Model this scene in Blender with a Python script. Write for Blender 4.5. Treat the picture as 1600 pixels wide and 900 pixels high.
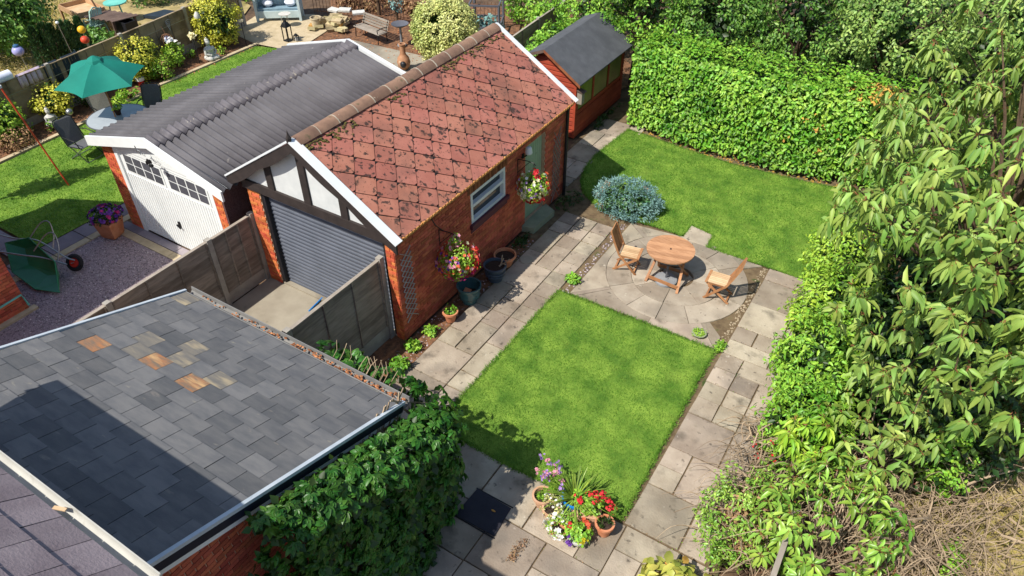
import bpy, math, random
import numpy as np
from mathutils import Matrix, Vector

# ------------------------------------------------------------------ camera, sky, sun, exposure
for o in list(bpy.data.objects):
    bpy.data.objects.remove(o)
SC = bpy.context.scene
COL = SC.collection
PI = math.pi
R = math.radians
CAMPOS = np.array([7.376, -7.739, 10.113])
cd = bpy.data.cameras.new("camera")
cam = bpy.data.objects.new("camera", cd)
COL.objects.link(cam)
cam.location = CAMPOS.tolist()
cam.rotation_mode = 'XYZ'
cam.rotation_euler = (R(90 - 39.92), R(0.126), R(32.076))
cd.sensor_width = 36.0
cd.lens = 1138.1 / 1600 * 36.0
cd.clip_start = 0.05
cd.clip_end = 1500
SC.camera = cam

SUNV = Vector((0.25, 0.70, -1.0)).normalized()          # the way the light travels
w = bpy.data.worlds.new("World")
SC.world = w
w.use_nodes = True
nt = w.node_tree
bg = nt.nodes['Background']
sky = nt.nodes.new('ShaderNodeTexSky')
sky.sky_type = 'NISHITA'
sky.sun_disc = False
sky.sun_elevation = math.asin(-SUNV.z)
sky.sun_rotation = math.atan2(-SUNV.x, -SUNV.y)
nt.links.new(sky.outputs[0], bg.inputs[0])
bg.inputs[1].default_value = 0.115
sl = bpy.data.lights.new("sun", 'SUN')
sl.energy = 4.6
sl.angle = R(0.5)
sl.color = (1.0, 0.95, 0.87)
so = bpy.data.objects.new("sun", sl)
COL.objects.link(so)
so.rotation_euler = SUNV.to_track_quat('-Z', 'Y').to_euler()
so.location = (-5, -14, 25)
SC.view_settings.view_transform = 'Standard'
SC.view_settings.look = 'None'
SC.view_settings.exposure = 0.42
SC.view_settings.gamma = 1.0
SC.render.engine = 'CYCLES'
SC.cycles.max_bounces = 6
SC.cycles.transparent_max_bounces = 6

rnd = random.Random(7)
rng = np.random.default_rng(11)

# ------------------------------------------------------------------ materials
def srgb(h):
    h = h.lstrip('#')
    c = [int(h[i:i + 2], 16) / 255 for i in (0, 2, 4)]
    return tuple(x / 12.92 if x <= 0.04045 else ((x + 0.055) / 1.055) ** 2.4 for x in c) + (1.0,)

MATS = {}
def mat(name, c1, c2=None, scale=4.0, rough=0.8, var=0.0, hue=0.0, bump=0.0, bscale=60.0, spots=None, metallic=0.0,
        spec=0.35, trans=0.0, c3=None, coat=0.0, stretch=None, detail=5.0, obj=False):
    """procedural surface: c1/c2/c3 mixed by noise, per-piece random value/hue, optional spot layer, bump"""
    m = bpy.data.materials.new(name)
    m.use_nodes = True
    t = m.node_tree
    N, L = t.nodes, t.links
    b = N['Principled BSDF']
    geo = N.new('ShaderNodeNewGeometry')
    if obj:
        tc = N.new('ShaderNodeTexCoord'); pos = tc.outputs['Object']
    else:
        pos = geo.outputs['Position']
    if stretch:
        mp = N.new('ShaderNodeMapping'); mp.inputs['Scale'].default_value = stretch
        L.new(pos, mp.inputs['Vector']); pos = mp.outputs[0]
    oi = N.new('ShaderNodeObjectInfo')
    add = N.new('ShaderNodeMath'); add.operation = 'ADD'
    L.new(oi.outputs['Random'], add.inputs[0]); L.new(geo.outputs['Random Per Island'], add.inputs[1])
    fr = N.new('ShaderNodeMath'); fr.operation = 'FRACT'; L.new(add.outputs[0], fr.inputs[0])
    rand = fr.outputs[0]
    def col(c):
        return srgb(c) if isinstance(c, str) else tuple(c) + (1.0,)
    def noise(s, d=detail, r=0.6):
        n = N.new('ShaderNodeTexNoise'); n.inputs['Scale'].default_value = s
        n.inputs['Detail'].default_value = d; n.inputs['Roughness'].default_value = r
        L.new(pos, n.inputs['Vector']); return n.outputs['Fac']
    def ramp(v, lo, hi):
        r_ = N.new('ShaderNodeMapRange'); r_.inputs['From Min'].default_value = lo; r_.inputs['From Max'].default_value = hi
        L.new(v, r_.inputs['Value']); return r_.outputs[0]
    def mix(f, a, b_):
        x = N.new('ShaderNodeMix'); x.data_type = 'RGBA'
        L.new(f, x.inputs['Factor'])
        for k, s in ((6, a), (7, b_)):
            if isinstance(s, (str, tuple, list)): x.inputs[k].default_value = col(s)
            else: L.new(s, x.inputs[k])
        return x.outputs[2]
    cur = None
    if c2 is not None:
        f = ramp(noise(scale), 0.34, 0.66)
        if var or hue:
            a2 = N.new('ShaderNodeMath'); a2.operation = 'MULTIPLY_ADD'
            L.new(rand, a2.inputs[0]); a2.inputs[1].default_value = 0.5; L.new(f, a2.inputs[2])
            s2 = N.new('ShaderNodeMath'); s2.operation = 'SUBTRACT'; s2.use_clamp = True
            L.new(a2.outputs[0], s2.inputs[0]); s2.inputs[1].default_value = 0.25
            f = s2.outputs[0]
        cur = mix(f, c1, c2)
    else:
        cur = mix(noise(scale), c1, c1)
    if c3 is not None:
        f3 = ramp(noise(scale * 0.37 + 0.11, 3.0), 0.52, 0.68)
        cur = mix(f3, cur, c3)
    if spots:
        for (sc_, sz, lo, hi) in spots:
            fs = ramp(noise(sz, 4.0, 0.55), lo, hi)
            cur = mix(fs, cur, sc_)
    if var or hue:
        hs = N.new('ShaderNodeHueSaturation')
        mv = N.new('ShaderNodeMapRange'); mv.inputs['To Min'].default_value = 1 - var; mv.inputs['To Max'].default_value = 1 + var
        L.new(rand, mv.inputs['Value']); L.new(mv.outputs[0], hs.inputs['Value'])
        if hue:
            m7 = N.new('ShaderNodeMath'); m7.operation = 'MULTIPLY'; m7.inputs[1].default_value = 7.31; L.new(rand, m7.inputs[0])
            f7 = N.new('ShaderNodeMath'); f7.operation = 'FRACT'; L.new(m7.outputs[0], f7.inputs[0])
            mh = N.new('ShaderNodeMapRange'); mh.inputs['To Min'].default_value = 0.5 - hue; mh.inputs['To Max'].default_value = 0.5 + hue
            L.new(f7.outputs[0], mh.inputs['Value']); L.new(mh.outputs[0], hs.inputs['Hue'])
        L.new(cur, hs.inputs['Color']); cur = hs.outputs[0]
    L.new(cur, b.inputs['Base Color'])
    b.inputs['Roughness'].default_value = rough
    b.inputs['Metallic'].default_value = metallic
    b.inputs['Specular IOR Level'].default_value = spec
    b.inputs['Coat Weight'].default_value = coat
    if bump:
        bn = N.new('ShaderNodeBump'); bn.inputs['Strength'].default_value = bump; bn.inputs['Distance'].default_value = 0.02
        L.new(noise(bscale, 6.0), bn.inputs['Height']); L.new(bn.outputs[0], b.inputs['Normal'])
    if trans:
        tr = N.new('ShaderNodeBsdfTranslucent'); L.new(cur, tr.inputs['Color'])
        ms = N.new('ShaderNodeMixShader'); ms.inputs[0].default_value = trans
        L.new(b.outputs[0], ms.inputs[1]); L.new(tr.outputs[0], ms.inputs[2])
        L.new(ms.outputs[0], N['Material Output'].inputs['Surface'])
    MATS[name] = m
    return m

mat('soil', '#4a3a2c', '#6b5540', 3, 0.95, bump=0.6, bscale=30, c3='#3a2e24')
mat('bark_soil', '#5a4030', '#8a6244', 9, 0.95, bump=0.9, bscale=45, c3='#4a3426', spots=[('#a98562', 38, 0.62, 0.7)])
mat('dry_ground', '#8f8055', '#b3a070', 2.2, 0.95, bump=0.6, bscale=30, c3='#7a7040')
mat('slab', (.262, .211, .155), (.385, .326, .248), 1.6, 0.9, var=0.17, hue=0.012, bump=0.5, bscale=28, c3=(.205, .175, .137),
    spots=[((.105, .088, .066), 2.3, 0.56, 0.78), ((.075, .063, .048), 7, 0.62, 0.74), ((.47, .42, .34), 9, 0.66, 0.78), ((.16, .15, .08), 3.1, 0.66, 0.8)])
mat('slab_ring', (.262, .214, .160), (.37, .318, .246), 2.2, 0.9, var=0.12, bump=0.3, bscale=35, c3='#857b6d',
    spots=[('#4a453e', 12, 0.66, 0.70), ('#5f5648', 2.3, 0.6, 0.8), ('#c4bca8', 6, 0.66, 0.78)])
mat('mortar_joint', '#574734', '#77664c', 6, 0.95, bump=0.5, spots=[('#3d4a22', 3, 0.6, 0.7)])
mat('pale_mortar', '#b3aa98', '#9a9080', 6, 0.95, bump=0.4)
mat('concrete', '#a09887', '#877e6e', 1.1, 0.92, bump=0.3, bscale=50, c3='#6c6459', spots=[('#4f4a42', 2.2, 0.64, 0.76)])
mat('concrete_post', '#8d8880', '#a8a297', 4, 0.9, bump=0.3, bscale=60)
mat('gravel', '#85757a', '#ac9c9e', 55, 0.95, bump=1.0, bscale=55, c3='#64565b', detail=3)
mat('gravel_stone', (0.25, 0.20, 0.21), (0.47, 0.40, 0.40), 7, 0.9, var=0.45, hue=0.03)
mat('pale_gravel', '#b9a98f', '#94846c', 50, 0.95, bump=0.9, bscale=55)
mat('lawn_base', '#44691c', '#7d9a38', 1.9, 0.95, bump=0.6, bscale=60)
mat('grass', (.095, .245, .018), (.20, .36, .045), 2.6, 0.85, var=0.22, hue=0.014, trans=0.25, c3=(.080, .215, .015), spots=[((.30, .38, .075), 1.7, 0.56, 0.76), ((.065, .18, .012), 3.4, 0.60, 0.78), ((.40, .37, .115), 6.5, 0.67, 0.78)])
mat('left_grass', '#669628', '#8cb242', 0.8, 0.75, var=0.2, hue=0.012, trans=0.25, c3='#62982a')
mat('dry_grass', '#93903f', '#b9a85c', 1.4, 0.85, var=0.25, hue=0.02, trans=0.2)
mat('brick', (.45, .105, .052), (.53, .140, .072), 7, 0.88, var=0.24, hue=0.008, bump=0.35, bscale=70, c3=(.36, .078, .042))
mat('brick_pale', '#b5552f', '#cb7444', 7, 0.88, var=0.18, hue=0.014, bump=0.3, bscale=70)
mat('mortar', '#c8a88c', '#b39276', 14, 0.95, bump=0.4)
mat('red_tile', (.335, .120, .082), (.40, .158, .110), 3.2, 0.9, var=0.07, hue=0.006, bump=0.35, bscale=80, spots=[((.21, .090, .066), 1.3, 0.52, 0.75), ((.06, .032, .026), 9, 0.575, 0.635), ((.065, .036, .028), 4.2, 0.61, 0.68), ((.09, .045, .035), 26, 0.62, 0.70)])
mat('ridge_tile', '#6e5547', '#8b6d59', 4, 0.9, var=0.12, bump=0.35, bscale=60, spots=[('#57513a', 4, 0.62, 0.72), ('#b9ad98', 16, 0.70, 0.75)])
mat('moss', '#6c6230', '#4c4a26', 12, 0.95, bump=0.8, bscale=60)
mat('slate', '#58595b', '#6b6a69', 2.5, 0.72, var=0.17, hue=0.02, bump=0.25, bscale=40, spots=[('#8d8679', 3.0, 0.66, 0.8)], spec=0.4, stretch=(1, 3.2, 1))
mat('slate_rust', '#a9734a', '#6f6558', 4.5, 0.75, bump=0.2, bscale=40, c3='#bf9a6c', stretch=(1, 4.5, 1))
mat('slate_buff', '#7d766a', '#686662', 3.5, 0.75, bump=0.2, bscale=40, c3='#a3957a', stretch=(1, 4.5, 1))
mat('underlay', '#232325', '#2d2d2e', 5, 0.9)
mat('house_tile', '#7d7074', '#918487', 2.5, 0.85, var=0.1, bump=0.3, bscale=40, spots=[('#c9c3b6', 9, 0.69, 0.74), ('#5a4c52', 3, 0.6, 0.75)])
mat('grey_sheet', '#514f52', '#605e61', 1.5, 0.8, bump=0.1, bscale=60, spots=[('#8d8984', 5, 0.7, 0.78), ('#6d5140', 16, 0.72, 0.76)])
mat('grey_cap', '#524f53', '#656165', 3, 0.65, bump=0.1, bscale=60, spots=[('#b7ae9b', 5, 0.66, 0.76)])
mat('white_paint', '#dcdfdc', '#e5e8e5', 2, 0.5, spots=[('#b9b8ae', 5, 0.7, 0.8)])
mat('white_upvc', '#dfe2e2', '#d4d8d8', 2, 0.35)
mat('render_white', '#d3d5d2', '#c5c8c6', 3, 0.85, bump=0.3, bscale=90)
mat('dark_timber', '#2b2523', '#38302d', 6, 0.7, bump=0.2)
mat('black_plastic', '#1d1d20', '#26262a', 5, 0.45)
mat('dark_fascia', '#1a1d2b', '#222636', 4, 0.5)
mat('roller_grey', '#4a4f59', '#565b66', 2, 0.5, spots=[('#6a6e76', 4, 0.7, 0.8)])
mat('roller_line', '#7b8089', '#8d929b', 3, 0.4)
mat('fence_wood', (.21, .175, .14), (.32, .27, .22), 3, 0.9, var=0.16, bump=0.5, bscale=50, stretch=(6, 1, 6), c3=(.16, .13, .105))
mat('fence_wood_pale', '#83735a', '#9b896d', 3, 0.9, var=0.14, bump=0.5, bscale=50, c3='#62543f')
mat('timber_soffit', '#6a3a24', '#8a5434', 5, 0.8, var=0.3)
mat('eave_orange', '#b5743e', '#d09a5c', 9, 0.85, bump=0.4, spots=[('#5f3a24', 14, 0.6, 0.66)])
mat('glass_dark', '#23282b', '#2c3133', 2, 0.06, spec=0.8)
mat('glass_grey', '#5a5a60', '#4e4e54', 2, 0.15, spec=0.6)
mat('glass_green', '#6f7a38', '#56602a', 1.2, 0.2, spec=0.6)
mat('sill_maroon', '#4d2230', '#5a2a36', 4, 0.6)
mat('pale_green_paint', '#8ea386', '#9bb093', 3, 0.6, spots=[('#6f7f68', 3, 0.65, 0.8)])
mat('green_step', '#7f8670', '#95997f', 3, 0.9, bump=0.4)
mat('wire_white', '#b9b7b0', '#9f9d96', 6, 0.6)
mat('black_metal', '#1b1a1c', '#262527', 6, 0.45, metallic=0.3)
mat('galv', '#a6a8aa', '#8d9092', 5, 0.35, metallic=0.8)
mat('gutter_grey', '#6b6a68', '#7f7d79', 3, 0.6)
mat('gutter_white', '#a3a199', '#b5b3aa', 2.5, 0.6, spots=[('#857f72', 3, 0.6, 0.75)])
mat('verge_white', '#a9b3ba', '#c0c8cd', 3, 0.5)
mat('rust_debris', '#8a5636', '#b07a52', 25, 0.95, var=0.35, c3='#4f3424')
mat('shed_red', '#8a3522', '#a3452c', 3, 0.75, var=0.08, bump=0.3, bscale=60)
mat('felt', '#4b4d51', '#5a5c60', 2.5, 0.92, bump=0.5, bscale=120, spots=[('#85878a', 3, 0.72, 0.8)])
mat('pebble_dash', '#4a3434', '#6a5050', 45, 0.95, bump=1.0, bscale=60)
mat('teak', '#92633f', '#aa7b54', 3, 0.6, var=0.14, stretch=(2, 9, 2), bump=0.15)
mat('teak_pale', '#bd9b74', '#d0b38d', 3, 0.65, var=0.1, bump=0.1)
mat('teak_top', '#a67855', '#bd8f6a', 2.2, 0.55, var=0.12, stretch=(2, 10, 2), bump=0.1)
mat('stone_base', '#77797c', '#8c8e90', 4, 0.85, bump=0.3)
mat('terracotta', '#bb7450', '#cd8d68', 5, 0.8, bump=0.2, spots=[('#d9b596', 6, 0.66, 0.78)])
mat('terracotta_pale', '#c9a386', '#b88c6b', 5, 0.85, bump=0.2)
mat('teal_glaze', '#2f5358', '#43696a', 3, 0.2, coat=0.5)
mat('greyblue_glaze', '#3a4552', '#4d5a66', 4, 0.4)
mat('blue_glaze', '#1763ab', '#2380c4', 4, 0.2, coat=0.5)
mat('potsoil', '#2c211a', '#43342a', 20, 0.95, bump=0.8)
mat('umbrella_green', '#12796a', '#178272', 2, 0.8, trans=0.15)
mat('metal_grey', '#53545a', '#616268', 3, 0.5)
mat('textilene_dark', '#55565a', '#626367', 30, 0.8)
mat('textilene_beige', '#8a867d', '#9c988f', 30, 0.8)
mat('table_glass', '#9aa0a4', '#a9afb2', 2, 0.12, spec=0.7)
mat('orange_pole', '#c0442a', '#d25a35', 3, 0.5)
mat('barrow_green', '#1e6e43', '#287f4e', 2.5, 0.4, coat=0.3)
mat('rubber', '#1a1a1c', '#252527', 6, 0.85)
mat('rim_red', '#c22a1c', '#b0281c', 3, 0.4)
mat('pale_edging', '#bfae90', '#a89879', 4, 0.9, var=0.08, bump=0.3)
mat('grey_flag', '#7d757b', '#938a8d', 1.8, 0.9, var=0.1, bump=0.3)
mat('arbour_blue', '#a9bdbf', '#bccccd', 3, 0.7, var=0.05)
mat('cushion', '#6e8796', '#7f98a5', 8, 0.9)
mat('cream_stone', '#c5b697', '#b09f80', 6, 0.9, bump=0.3)
mat('sandstone', '#9d8f6c', '#b5a67f', 3, 0.9, var=0.16, hue=0.015, bump=0.5, bscale=30, c3='#7f7357')
mat('sandstone_orange', '#b0803f', '#c29858', 3, 0.9, bump=0.5)
mat('bench_wood', '#857c70', '#9b9184', 4, 0.85, var=0.1)
mat('chiminea', '#9b6a4b', '#b58a68', 5, 0.85, bump=0.3, spots=[('#d0b394', 4, 0.62, 0.74)])
mat('white_stone', '#c9c7c0', '#b2b0a8', 8, 0.9, bump=0.4)
mat('mirror', '#c8ccd4', '#eef0f4', 9, 0.08, metallic=1.0)
mat('lilac_globe', '#8f8fc4', '#a9a6d6', 3, 0.4)
mat('yellow_globe', '#d9a41a', '#e6b82c', 3, 0.5)
mat('red_globe', '#c23a22', '#d24e30', 3, 0.5)
mat('green_plastic', '#8fb0a0', '#a2c0b0', 3, 0.5)
mat('teal_plastic', '#5fb3a2', '#78c4b4', 3, 0.5)
mat('cloth_pink', '#b7a2b4', '#d2c2cc', 6, 0.9)
mat('white_cloth', '#cfd4e4', '#e2e5ee', 5, 0.8)
mat('tarp_dark', '#1f2b35', '#2a3742', 3, 0.7)
mat('raw_wood', '#a98561', '#c29d76', 3, 0.8, bump=0.2)
mat('dark_wood', '#54433a', '#6a574c', 3, 0.8, bump=0.2)
mat('rusty_rail', '#6a4a35', '#7f5c42', 6, 0.8)
mat('blue_tub', '#2f567a', '#3b658a', 3, 0.5)
mat('trunk', '#4a3a2c', '#62503d', 8, 0.95, bump=0.8, bscale=40)
mat('twig', '#88755f', '#a8947a', 5, 0.9, var=0.25)
mat('twig_red', '#8a5a3c', '#7a4a30', 5, 0.9, var=0.25)
mat('manhole', '#1d1d26', '#26262e', 4, 0.6, bump=0.3, spots=[('#5a5a5e', 20, 0.74, 0.78)])
mat('dead_leaf', '#c9a54a', '#a5743a', 8, 0.9, var=0.2)
def leafmat(name, a, b, c=None, var=0.3, hue=0.02, rough=0.45, trans=0.25, spec=0.4, scale=1.6, gain=1.0):
    g3 = lambda h: None if h is None else tuple(min(q * gain, 0.85) for q in srgb(h)[:3])
    return mat(name, g3(a), g3(b), scale, rough, var=var, hue=hue, c3=g3(c), trans=trans, spec=spec, detail=3)
leafmat('leaf_laurel', '#5f9422', '#8cb442', '#4a7c1a', gain=1.12)
leafmat('leaf_dark', '#304d1c', '#466a28', '#263f17', gain=0.75)  # gain lowered to paint shade into crown hollows; also colours dark plants
leafmat('leaf_tree', '#4f7a2a', '#7a9f45', '#3b611f', gain=1.15)
leafmat('leaf_lime', '#7ea52c', '#a2bf46', '#5c8a22', gain=1.15)
leafmat('leaf_bright', '#6c9a2c', '#8cb53f', '#568523', gain=1.15)
leafmat('leaf_cherry', '#6a8c36', '#96ae56', '#7c9a42', rough=0.5, gain=1.02, var=0.32, hue=0.025)
leafmat('leaf_ivy', '#3f7524', '#5a9234', '#2f5f1d', rough=0.42, gain=0.66)  # gain lowered, putting the creeper's self-shade into its leaf colour
leafmat('leaf_yellow', '#b4b434', '#d2cd52', '#94a02e', hue=0.008, gain=1.15)
leafmat('leaf_variegated', '#b5bb68', '#cccd86', '#8d9a4a', trans=0.15, gain=1.1)
leafmat('leaf_conifer', '#33552f', '#47693d', '#26421f', trans=0.05, gain=1.2)
leafmat('leaf_blue', '#5d8380', '#7fa09a', '#4d716c', trans=0.05, rough=0.7, gain=1.15)
leafmat('leaf_brown', '#8a6a4a', '#a5845e', '#6f5238', trans=0.1, rough=0.8)
leafmat('leaf_rhodo', '#6d9433', '#8fae4a', '#587f2b', rough=0.35, gain=1.2)
leafmat('leaf_big', '#a9b04a', '#c0b85c', '#8fa33c')
leafmat('leaf_pale', '#6f8f3f', '#9ab45f', '#567a32', gain=1.15)
leafmat('leaf_strap', '#6f8f2c', '#94ad48', '#54761f')
for nm, a, b in (('red', '#c8202c', '#d83c40'), ('coral', '#d8502e', '#e47250'), ('pink', '#d987a0', '#e6a9b6'), ('magenta', '#b0206a', '#c43a86'),
                 ('white', '#dedcd6', '#ecebe6'), ('purple', '#5a2a8a', '#7d4aa8'), ('mauve', '#9a72b8', '#b294c8'), ('yellow', '#d8c41c', '#e6d64a'), ('cream', '#d8ce9a', '#e4dcb8')):
    mat('petal_' + nm, a, b, 6, 0.7, var=0.18, trans=0.2)

# ------------------------------------------------------------------ mesh and object helpers
class MB:
    def __init__(s): s.v = []; s.f = []
    def add(s, vs, fs):
        n = len(s.v); s.v += [tuple(map(float, p)) for p in vs]; s.f += [tuple(i + n for i in f) for f in fs]; return s
    def box(s, c, d, rot=None):
        x, y, z = d[0] / 2, d[1] / 2, d[2] / 2
        vs = [(-x, -y, -z), (x, -y, -z), (x, y, -z), (-x, y, -z), (-x, -y, z), (x, -y, z), (x, y, z), (-x, y, z)]
        if rot is not None: vs = [rot @ Vector(p) for p in vs]
        return s.add([(p[0] + c[0], p[1] + c[1], p[2] + c[2]) for p in vs],
                     [(0, 3, 2, 1), (4, 5, 6, 7), (0, 1, 5, 4), (1, 2, 6, 5), (2, 3, 7, 6), (3, 0, 4, 7)])
    def span(s, a, b):
        return s.box([(a[i] + b[i]) / 2 for i in range(3)], [abs(b[i] - a[i]) for i in range(3)])
    def beam(s, p0, p1, wd, ht, up=(0, 0, 1)):
        p0, p1 = Vector(p0), Vector(p1); d = p1 - p0; l = d.length; d.normalize()
        u = Vector(up); sd = d.cross(u)
        if sd.length < 1e-4: sd = d.cross(Vector((1, 0, 0)))
        sd.normalize(); u = sd.cross(d)
        return s.box((p0 + p1) / 2, (wd, l, ht), Matrix((sd, d, u)).transposed())
    def tube(s, pts, r, n=8, closed=False):
        pts = [Vector(p) for p in pts]; k = len(pts)
        rs = r if isinstance(r, (list, tuple)) else [r] * k
        base = len(s.v); prev = None; vs = []
        for i, p in enumerate(pts):
            d = (pts[(i + 1) % k] - pts[i - 1]) if closed else (pts[min(i + 1, k - 1)] - pts[max(i - 1, 0)])
            d.normalize()
            if prev is None: a = d.orthogonal().normalized()
            else:
                a = prev - d * prev.dot(d)
                a = a.normalized() if a.length > 1e-5 else d.orthogonal().normalized()
            prev = a; b = d.cross(a)
            for j in range(n):
                t = 2 * PI * j / n; vs.append(p + (a * math.cos(t) + b * math.sin(t)) * rs[i])
        fs = []
        for i in range(k if closed else k - 1):
            i2 = (i + 1) % k
            for j in range(n):
                j2 = (j + 1) % n; fs.append((i * n + j, i * n + j2, i2 * n + j2, i2 * n + j))
        if not closed:
            fs.append(tuple(range(n - 1, -1, -1))); fs.append(tuple((k - 1) * n + j for j in range(n)))
        return s.add(vs, fs)
    def curve(s, pts, r, n=8, sub=5):
        P = [Vector(p) for p in pts]; Q = [P[0] * 2 - P[1]] + P + [P[-1] * 2 - P[-2]]; out = []; rr_ = []
        k = len(P); rs = r if isinstance(r, (list, tuple)) else [r] * k
        for i in range(k - 1):
            for j in range(sub):
                t = j / sub; a, b, c, d = Q[i:i + 4]
                out.append(.5 * ((2 * b) + (c - a) * t + (2 * a - 5 * b + 4 * c - d) * t * t + (3 * b - a - 3 * c + d) * t ** 3)); rr_.append(rs[i] + (rs[i + 1] - rs[i]) * t)
        out.append(P[-1]); rr_.append(rs[-1])
        return s.tube(out, rr_, n)
    def lathe(s, prof, n=24, c=(0, 0, 0), a0=0.0, sx=1.0, sy=1.0):
        vs = []; fs = []; k = len(prof)
        for r, z in prof:
            for j in range(n):
                t = 2 * PI * j / n + a0; vs.append((c[0] + r * math.cos(t) * sx, c[1] + r * math.sin(t) * sy, c[2] + z))
        for i in range(k - 1):
            for j in range(n):
                j2 = (j + 1) % n; fs.append((i * n + j, i * n + j2, (i + 1) * n + j2, (i + 1) * n + j))
        fs.append(tuple(range(n - 1, -1, -1))); fs.append(tuple((k - 1) * n + j for j in range(n)))
        return s.add(vs, fs)
    def prism(s, poly, off):
        n = len(poly); off = Vector(off)
        vs = [Vector(p) for p in poly] + [Vector(p) + off for p in poly]
        fs = [tuple(range(n - 1, -1, -1)), tuple(range(n, 2 * n))] + [(i, (i + 1) % n, n + (i + 1) % n, n + i) for i in range(n)]
        return s.add(vs, fs)
    def blob(s, c, r, n=10, k=7, jit=0.0, seed=0):
        rr = random.Random(seed); prof = []; vs = []; fs = []
        for i in range(k + 1):
            th = PI * i / k
            for j in range(n):
                t = 2 * PI * j / n; q = 1 + jit * rr.uniform(-1, 1)
                vs.append((c[0] + r[0] * q * math.sin(th) * math.cos(t), c[1] + r[1] * q * math.sin(th) * math.sin(t), c[2] - r[2] * q * math.cos(th)))
        for i in range(k):
            for j in range(n):
                j2 = (j + 1) % n; fs.append((i * n + j, i * n + j2, (i + 1) * n + j2, (i + 1) * n + j))
        return s.add(vs, fs)
    def mesh(s, name, m, smooth=False):
        me = bpy.data.meshes.new(name); me.from_pydata(s.v, [], s.f)
        finish(me, m, smooth); return me
    def build(s, name, m, parent=None, smooth=False, local=False):
        return link(name, s.mesh(name, m, smooth), parent, local)

def finish(me, m, smooth=False):
    if m is not None:
        for q in (m if isinstance(m, (list, tuple)) else [m]):
            me.materials.append(MATS[q] if isinstance(q, str) else q)
    if smooth:
        me.polygons.foreach_set('use_smooth', [True] * len(me.polygons))
        me.set_sharp_from_angle(angle=R(38))
    me.update()

def link(name, me, parent=None, local=False):
    o = bpy.data.objects.new(name, me); COL.objects.link(o)
    if parent is not None:
        o.parent = parent
        if parent.type == 'EMPTY' and not local:
            o.matrix_parent_inverse = parent.matrix_basis.inverted()
    return o

def tag(o, label=None, cat=None, group=None, kind=None):
    if label: o['label'] = label
    if cat: o['category'] = cat
    if group: o['group'] = group
    if kind: o['kind'] = kind
    return o

def thing(name, label, cat, loc=(0, 0, 0), rz=0.0, group=None):
    o = bpy.data.objects.new(name, None); COL.objects.link(o)
    o.location = loc; o.rotation_euler = (0, 0, rz); o.empty_display_size = 0.2
    return tag(o, label, cat, group)

def dup(root, loc, rz, label, children=None):
    kids = {}
    for o in COL.objects:
        if o.parent is not None: kids.setdefault(o.parent, []).append(o)
    def rec(o, par):
        c = o.copy(); COL.objects.link(c); c.parent = par
        for k in kids.get(o, []): rec(k, c)
        return c
    c = rec(root, None); c.location = loc; c.rotation_euler = (0, 0, rz); c['label'] = label
    return c

def inst(name, me, M, parent):
    """one more piece sharing a mesh, placed by world matrix M"""
    o = bpy.data.objects.new(name, me); COL.objects.link(o)
    if parent is not None:
        o.parent = parent
        if parent.type == 'EMPTY': o.matrix_parent_inverse = parent.matrix_basis.inverted()
    o.matrix_basis = M
    return o

def npmesh(name, V, F, m, smooth=False):
    """V (n,3); F list of (m,k) int arrays"""
    me = bpy.data.meshes.new(name)
    V = np.asarray(V, np.float32)
    me.vertices.add(len(V)); me.vertices.foreach_set('co', V.ravel())
    loops = np.concatenate([f.ravel() for f in F]).astype(np.int32)
    tot = np.concatenate([np.full(len(f), f.shape[1]) for f in F]).astype(np.int32)
    st = np.concatenate([[0], np.cumsum(tot)[:-1]]).astype(np.int32)
    me.loops.add(len(loops)); me.loops.foreach_set('vertex_index', loops)
    me.polygons.add(len(tot)); me.polygons.foreach_set('loop_start', st); me.polygons.foreach_set('loop_total', tot)
    me.materials.append(MATS[m] if isinstance(m, str) else m)
    if smooth: me.polygons.foreach_set('use_smooth', np.ones(len(tot), bool))
    me.update(calc_edges=True)
    return me

def nrm(a):
    return a / (np.linalg.norm(a, axis=-1, keepdims=True) + 1e-9)

LEAF = {  # points as (along, across, lift); faces
    'oval': (np.array([(0, 0, 0), (.33, -.5, .10), (.33, 0, 0), (.33, .5, .10), (.72, -.36, .02), (.72, 0, -.06), (.72, .36, .02), (1, 0, -.18)]),
             [np.array([(0, 3, 2), (0, 2, 1), (4, 5, 7), (5, 6, 7)]), np.array([(1, 2, 5, 4), (2, 3, 6, 5)])]),
    'diamond': (np.array([(0, 0, 0), (.45, -.5, .08), (1, 0, -.06), (.45, .5, .08)]), [np.array([(0, 3, 2), (0, 2, 1)])]),
    'blade': (np.array([(0, -.5, 0), (0, .5, 0), (.55, .38, .0), (.55, -.38, .0), (1, 0, -.1)]), [np.array([(3, 2, 4)]), np.array([(0, 1, 2, 3)])]),
    'tri': (np.array([(0, -.5, 0), (0, .5, 0), (1, 0, 0)]), [np.array([(0, 1, 2)])]),
}
def leaf_arrays(P, D, Nn, Ln, Wd, kind='oval', droop=0.0):
    T, F = LEAF[kind]
    D = nrm(D); S_ = nrm(np.cross(D, Nn)); U = nrm(np.cross(S_, D))
    n = len(P); k = len(T)
    Ln = np.broadcast_to(np.asarray(Ln, float), (n,)); Wd = np.broadcast_to(np.asarray(Wd, float), (n,))
    V = (P[:, None, :] + D[:, None, :] * (T[None, :, 0] * Ln[:, None])[..., None]
         + S_[:, None, :] * (T[None, :, 1] * Wd[:, None])[..., None]
         + U[:, None, :] * (T[None, :, 2] * Ln[:, None])[..., None])
    if droop:
        V[:, :, 2] -= droop * (T[None, :, 0] ** 2) * Ln[:, None]
    off = (np.arange(n) * k)[:, None, None]
    return V.reshape(-1, 3), [(f[None] + off).reshape(-1, f.shape[1]) for f in F]

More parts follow.
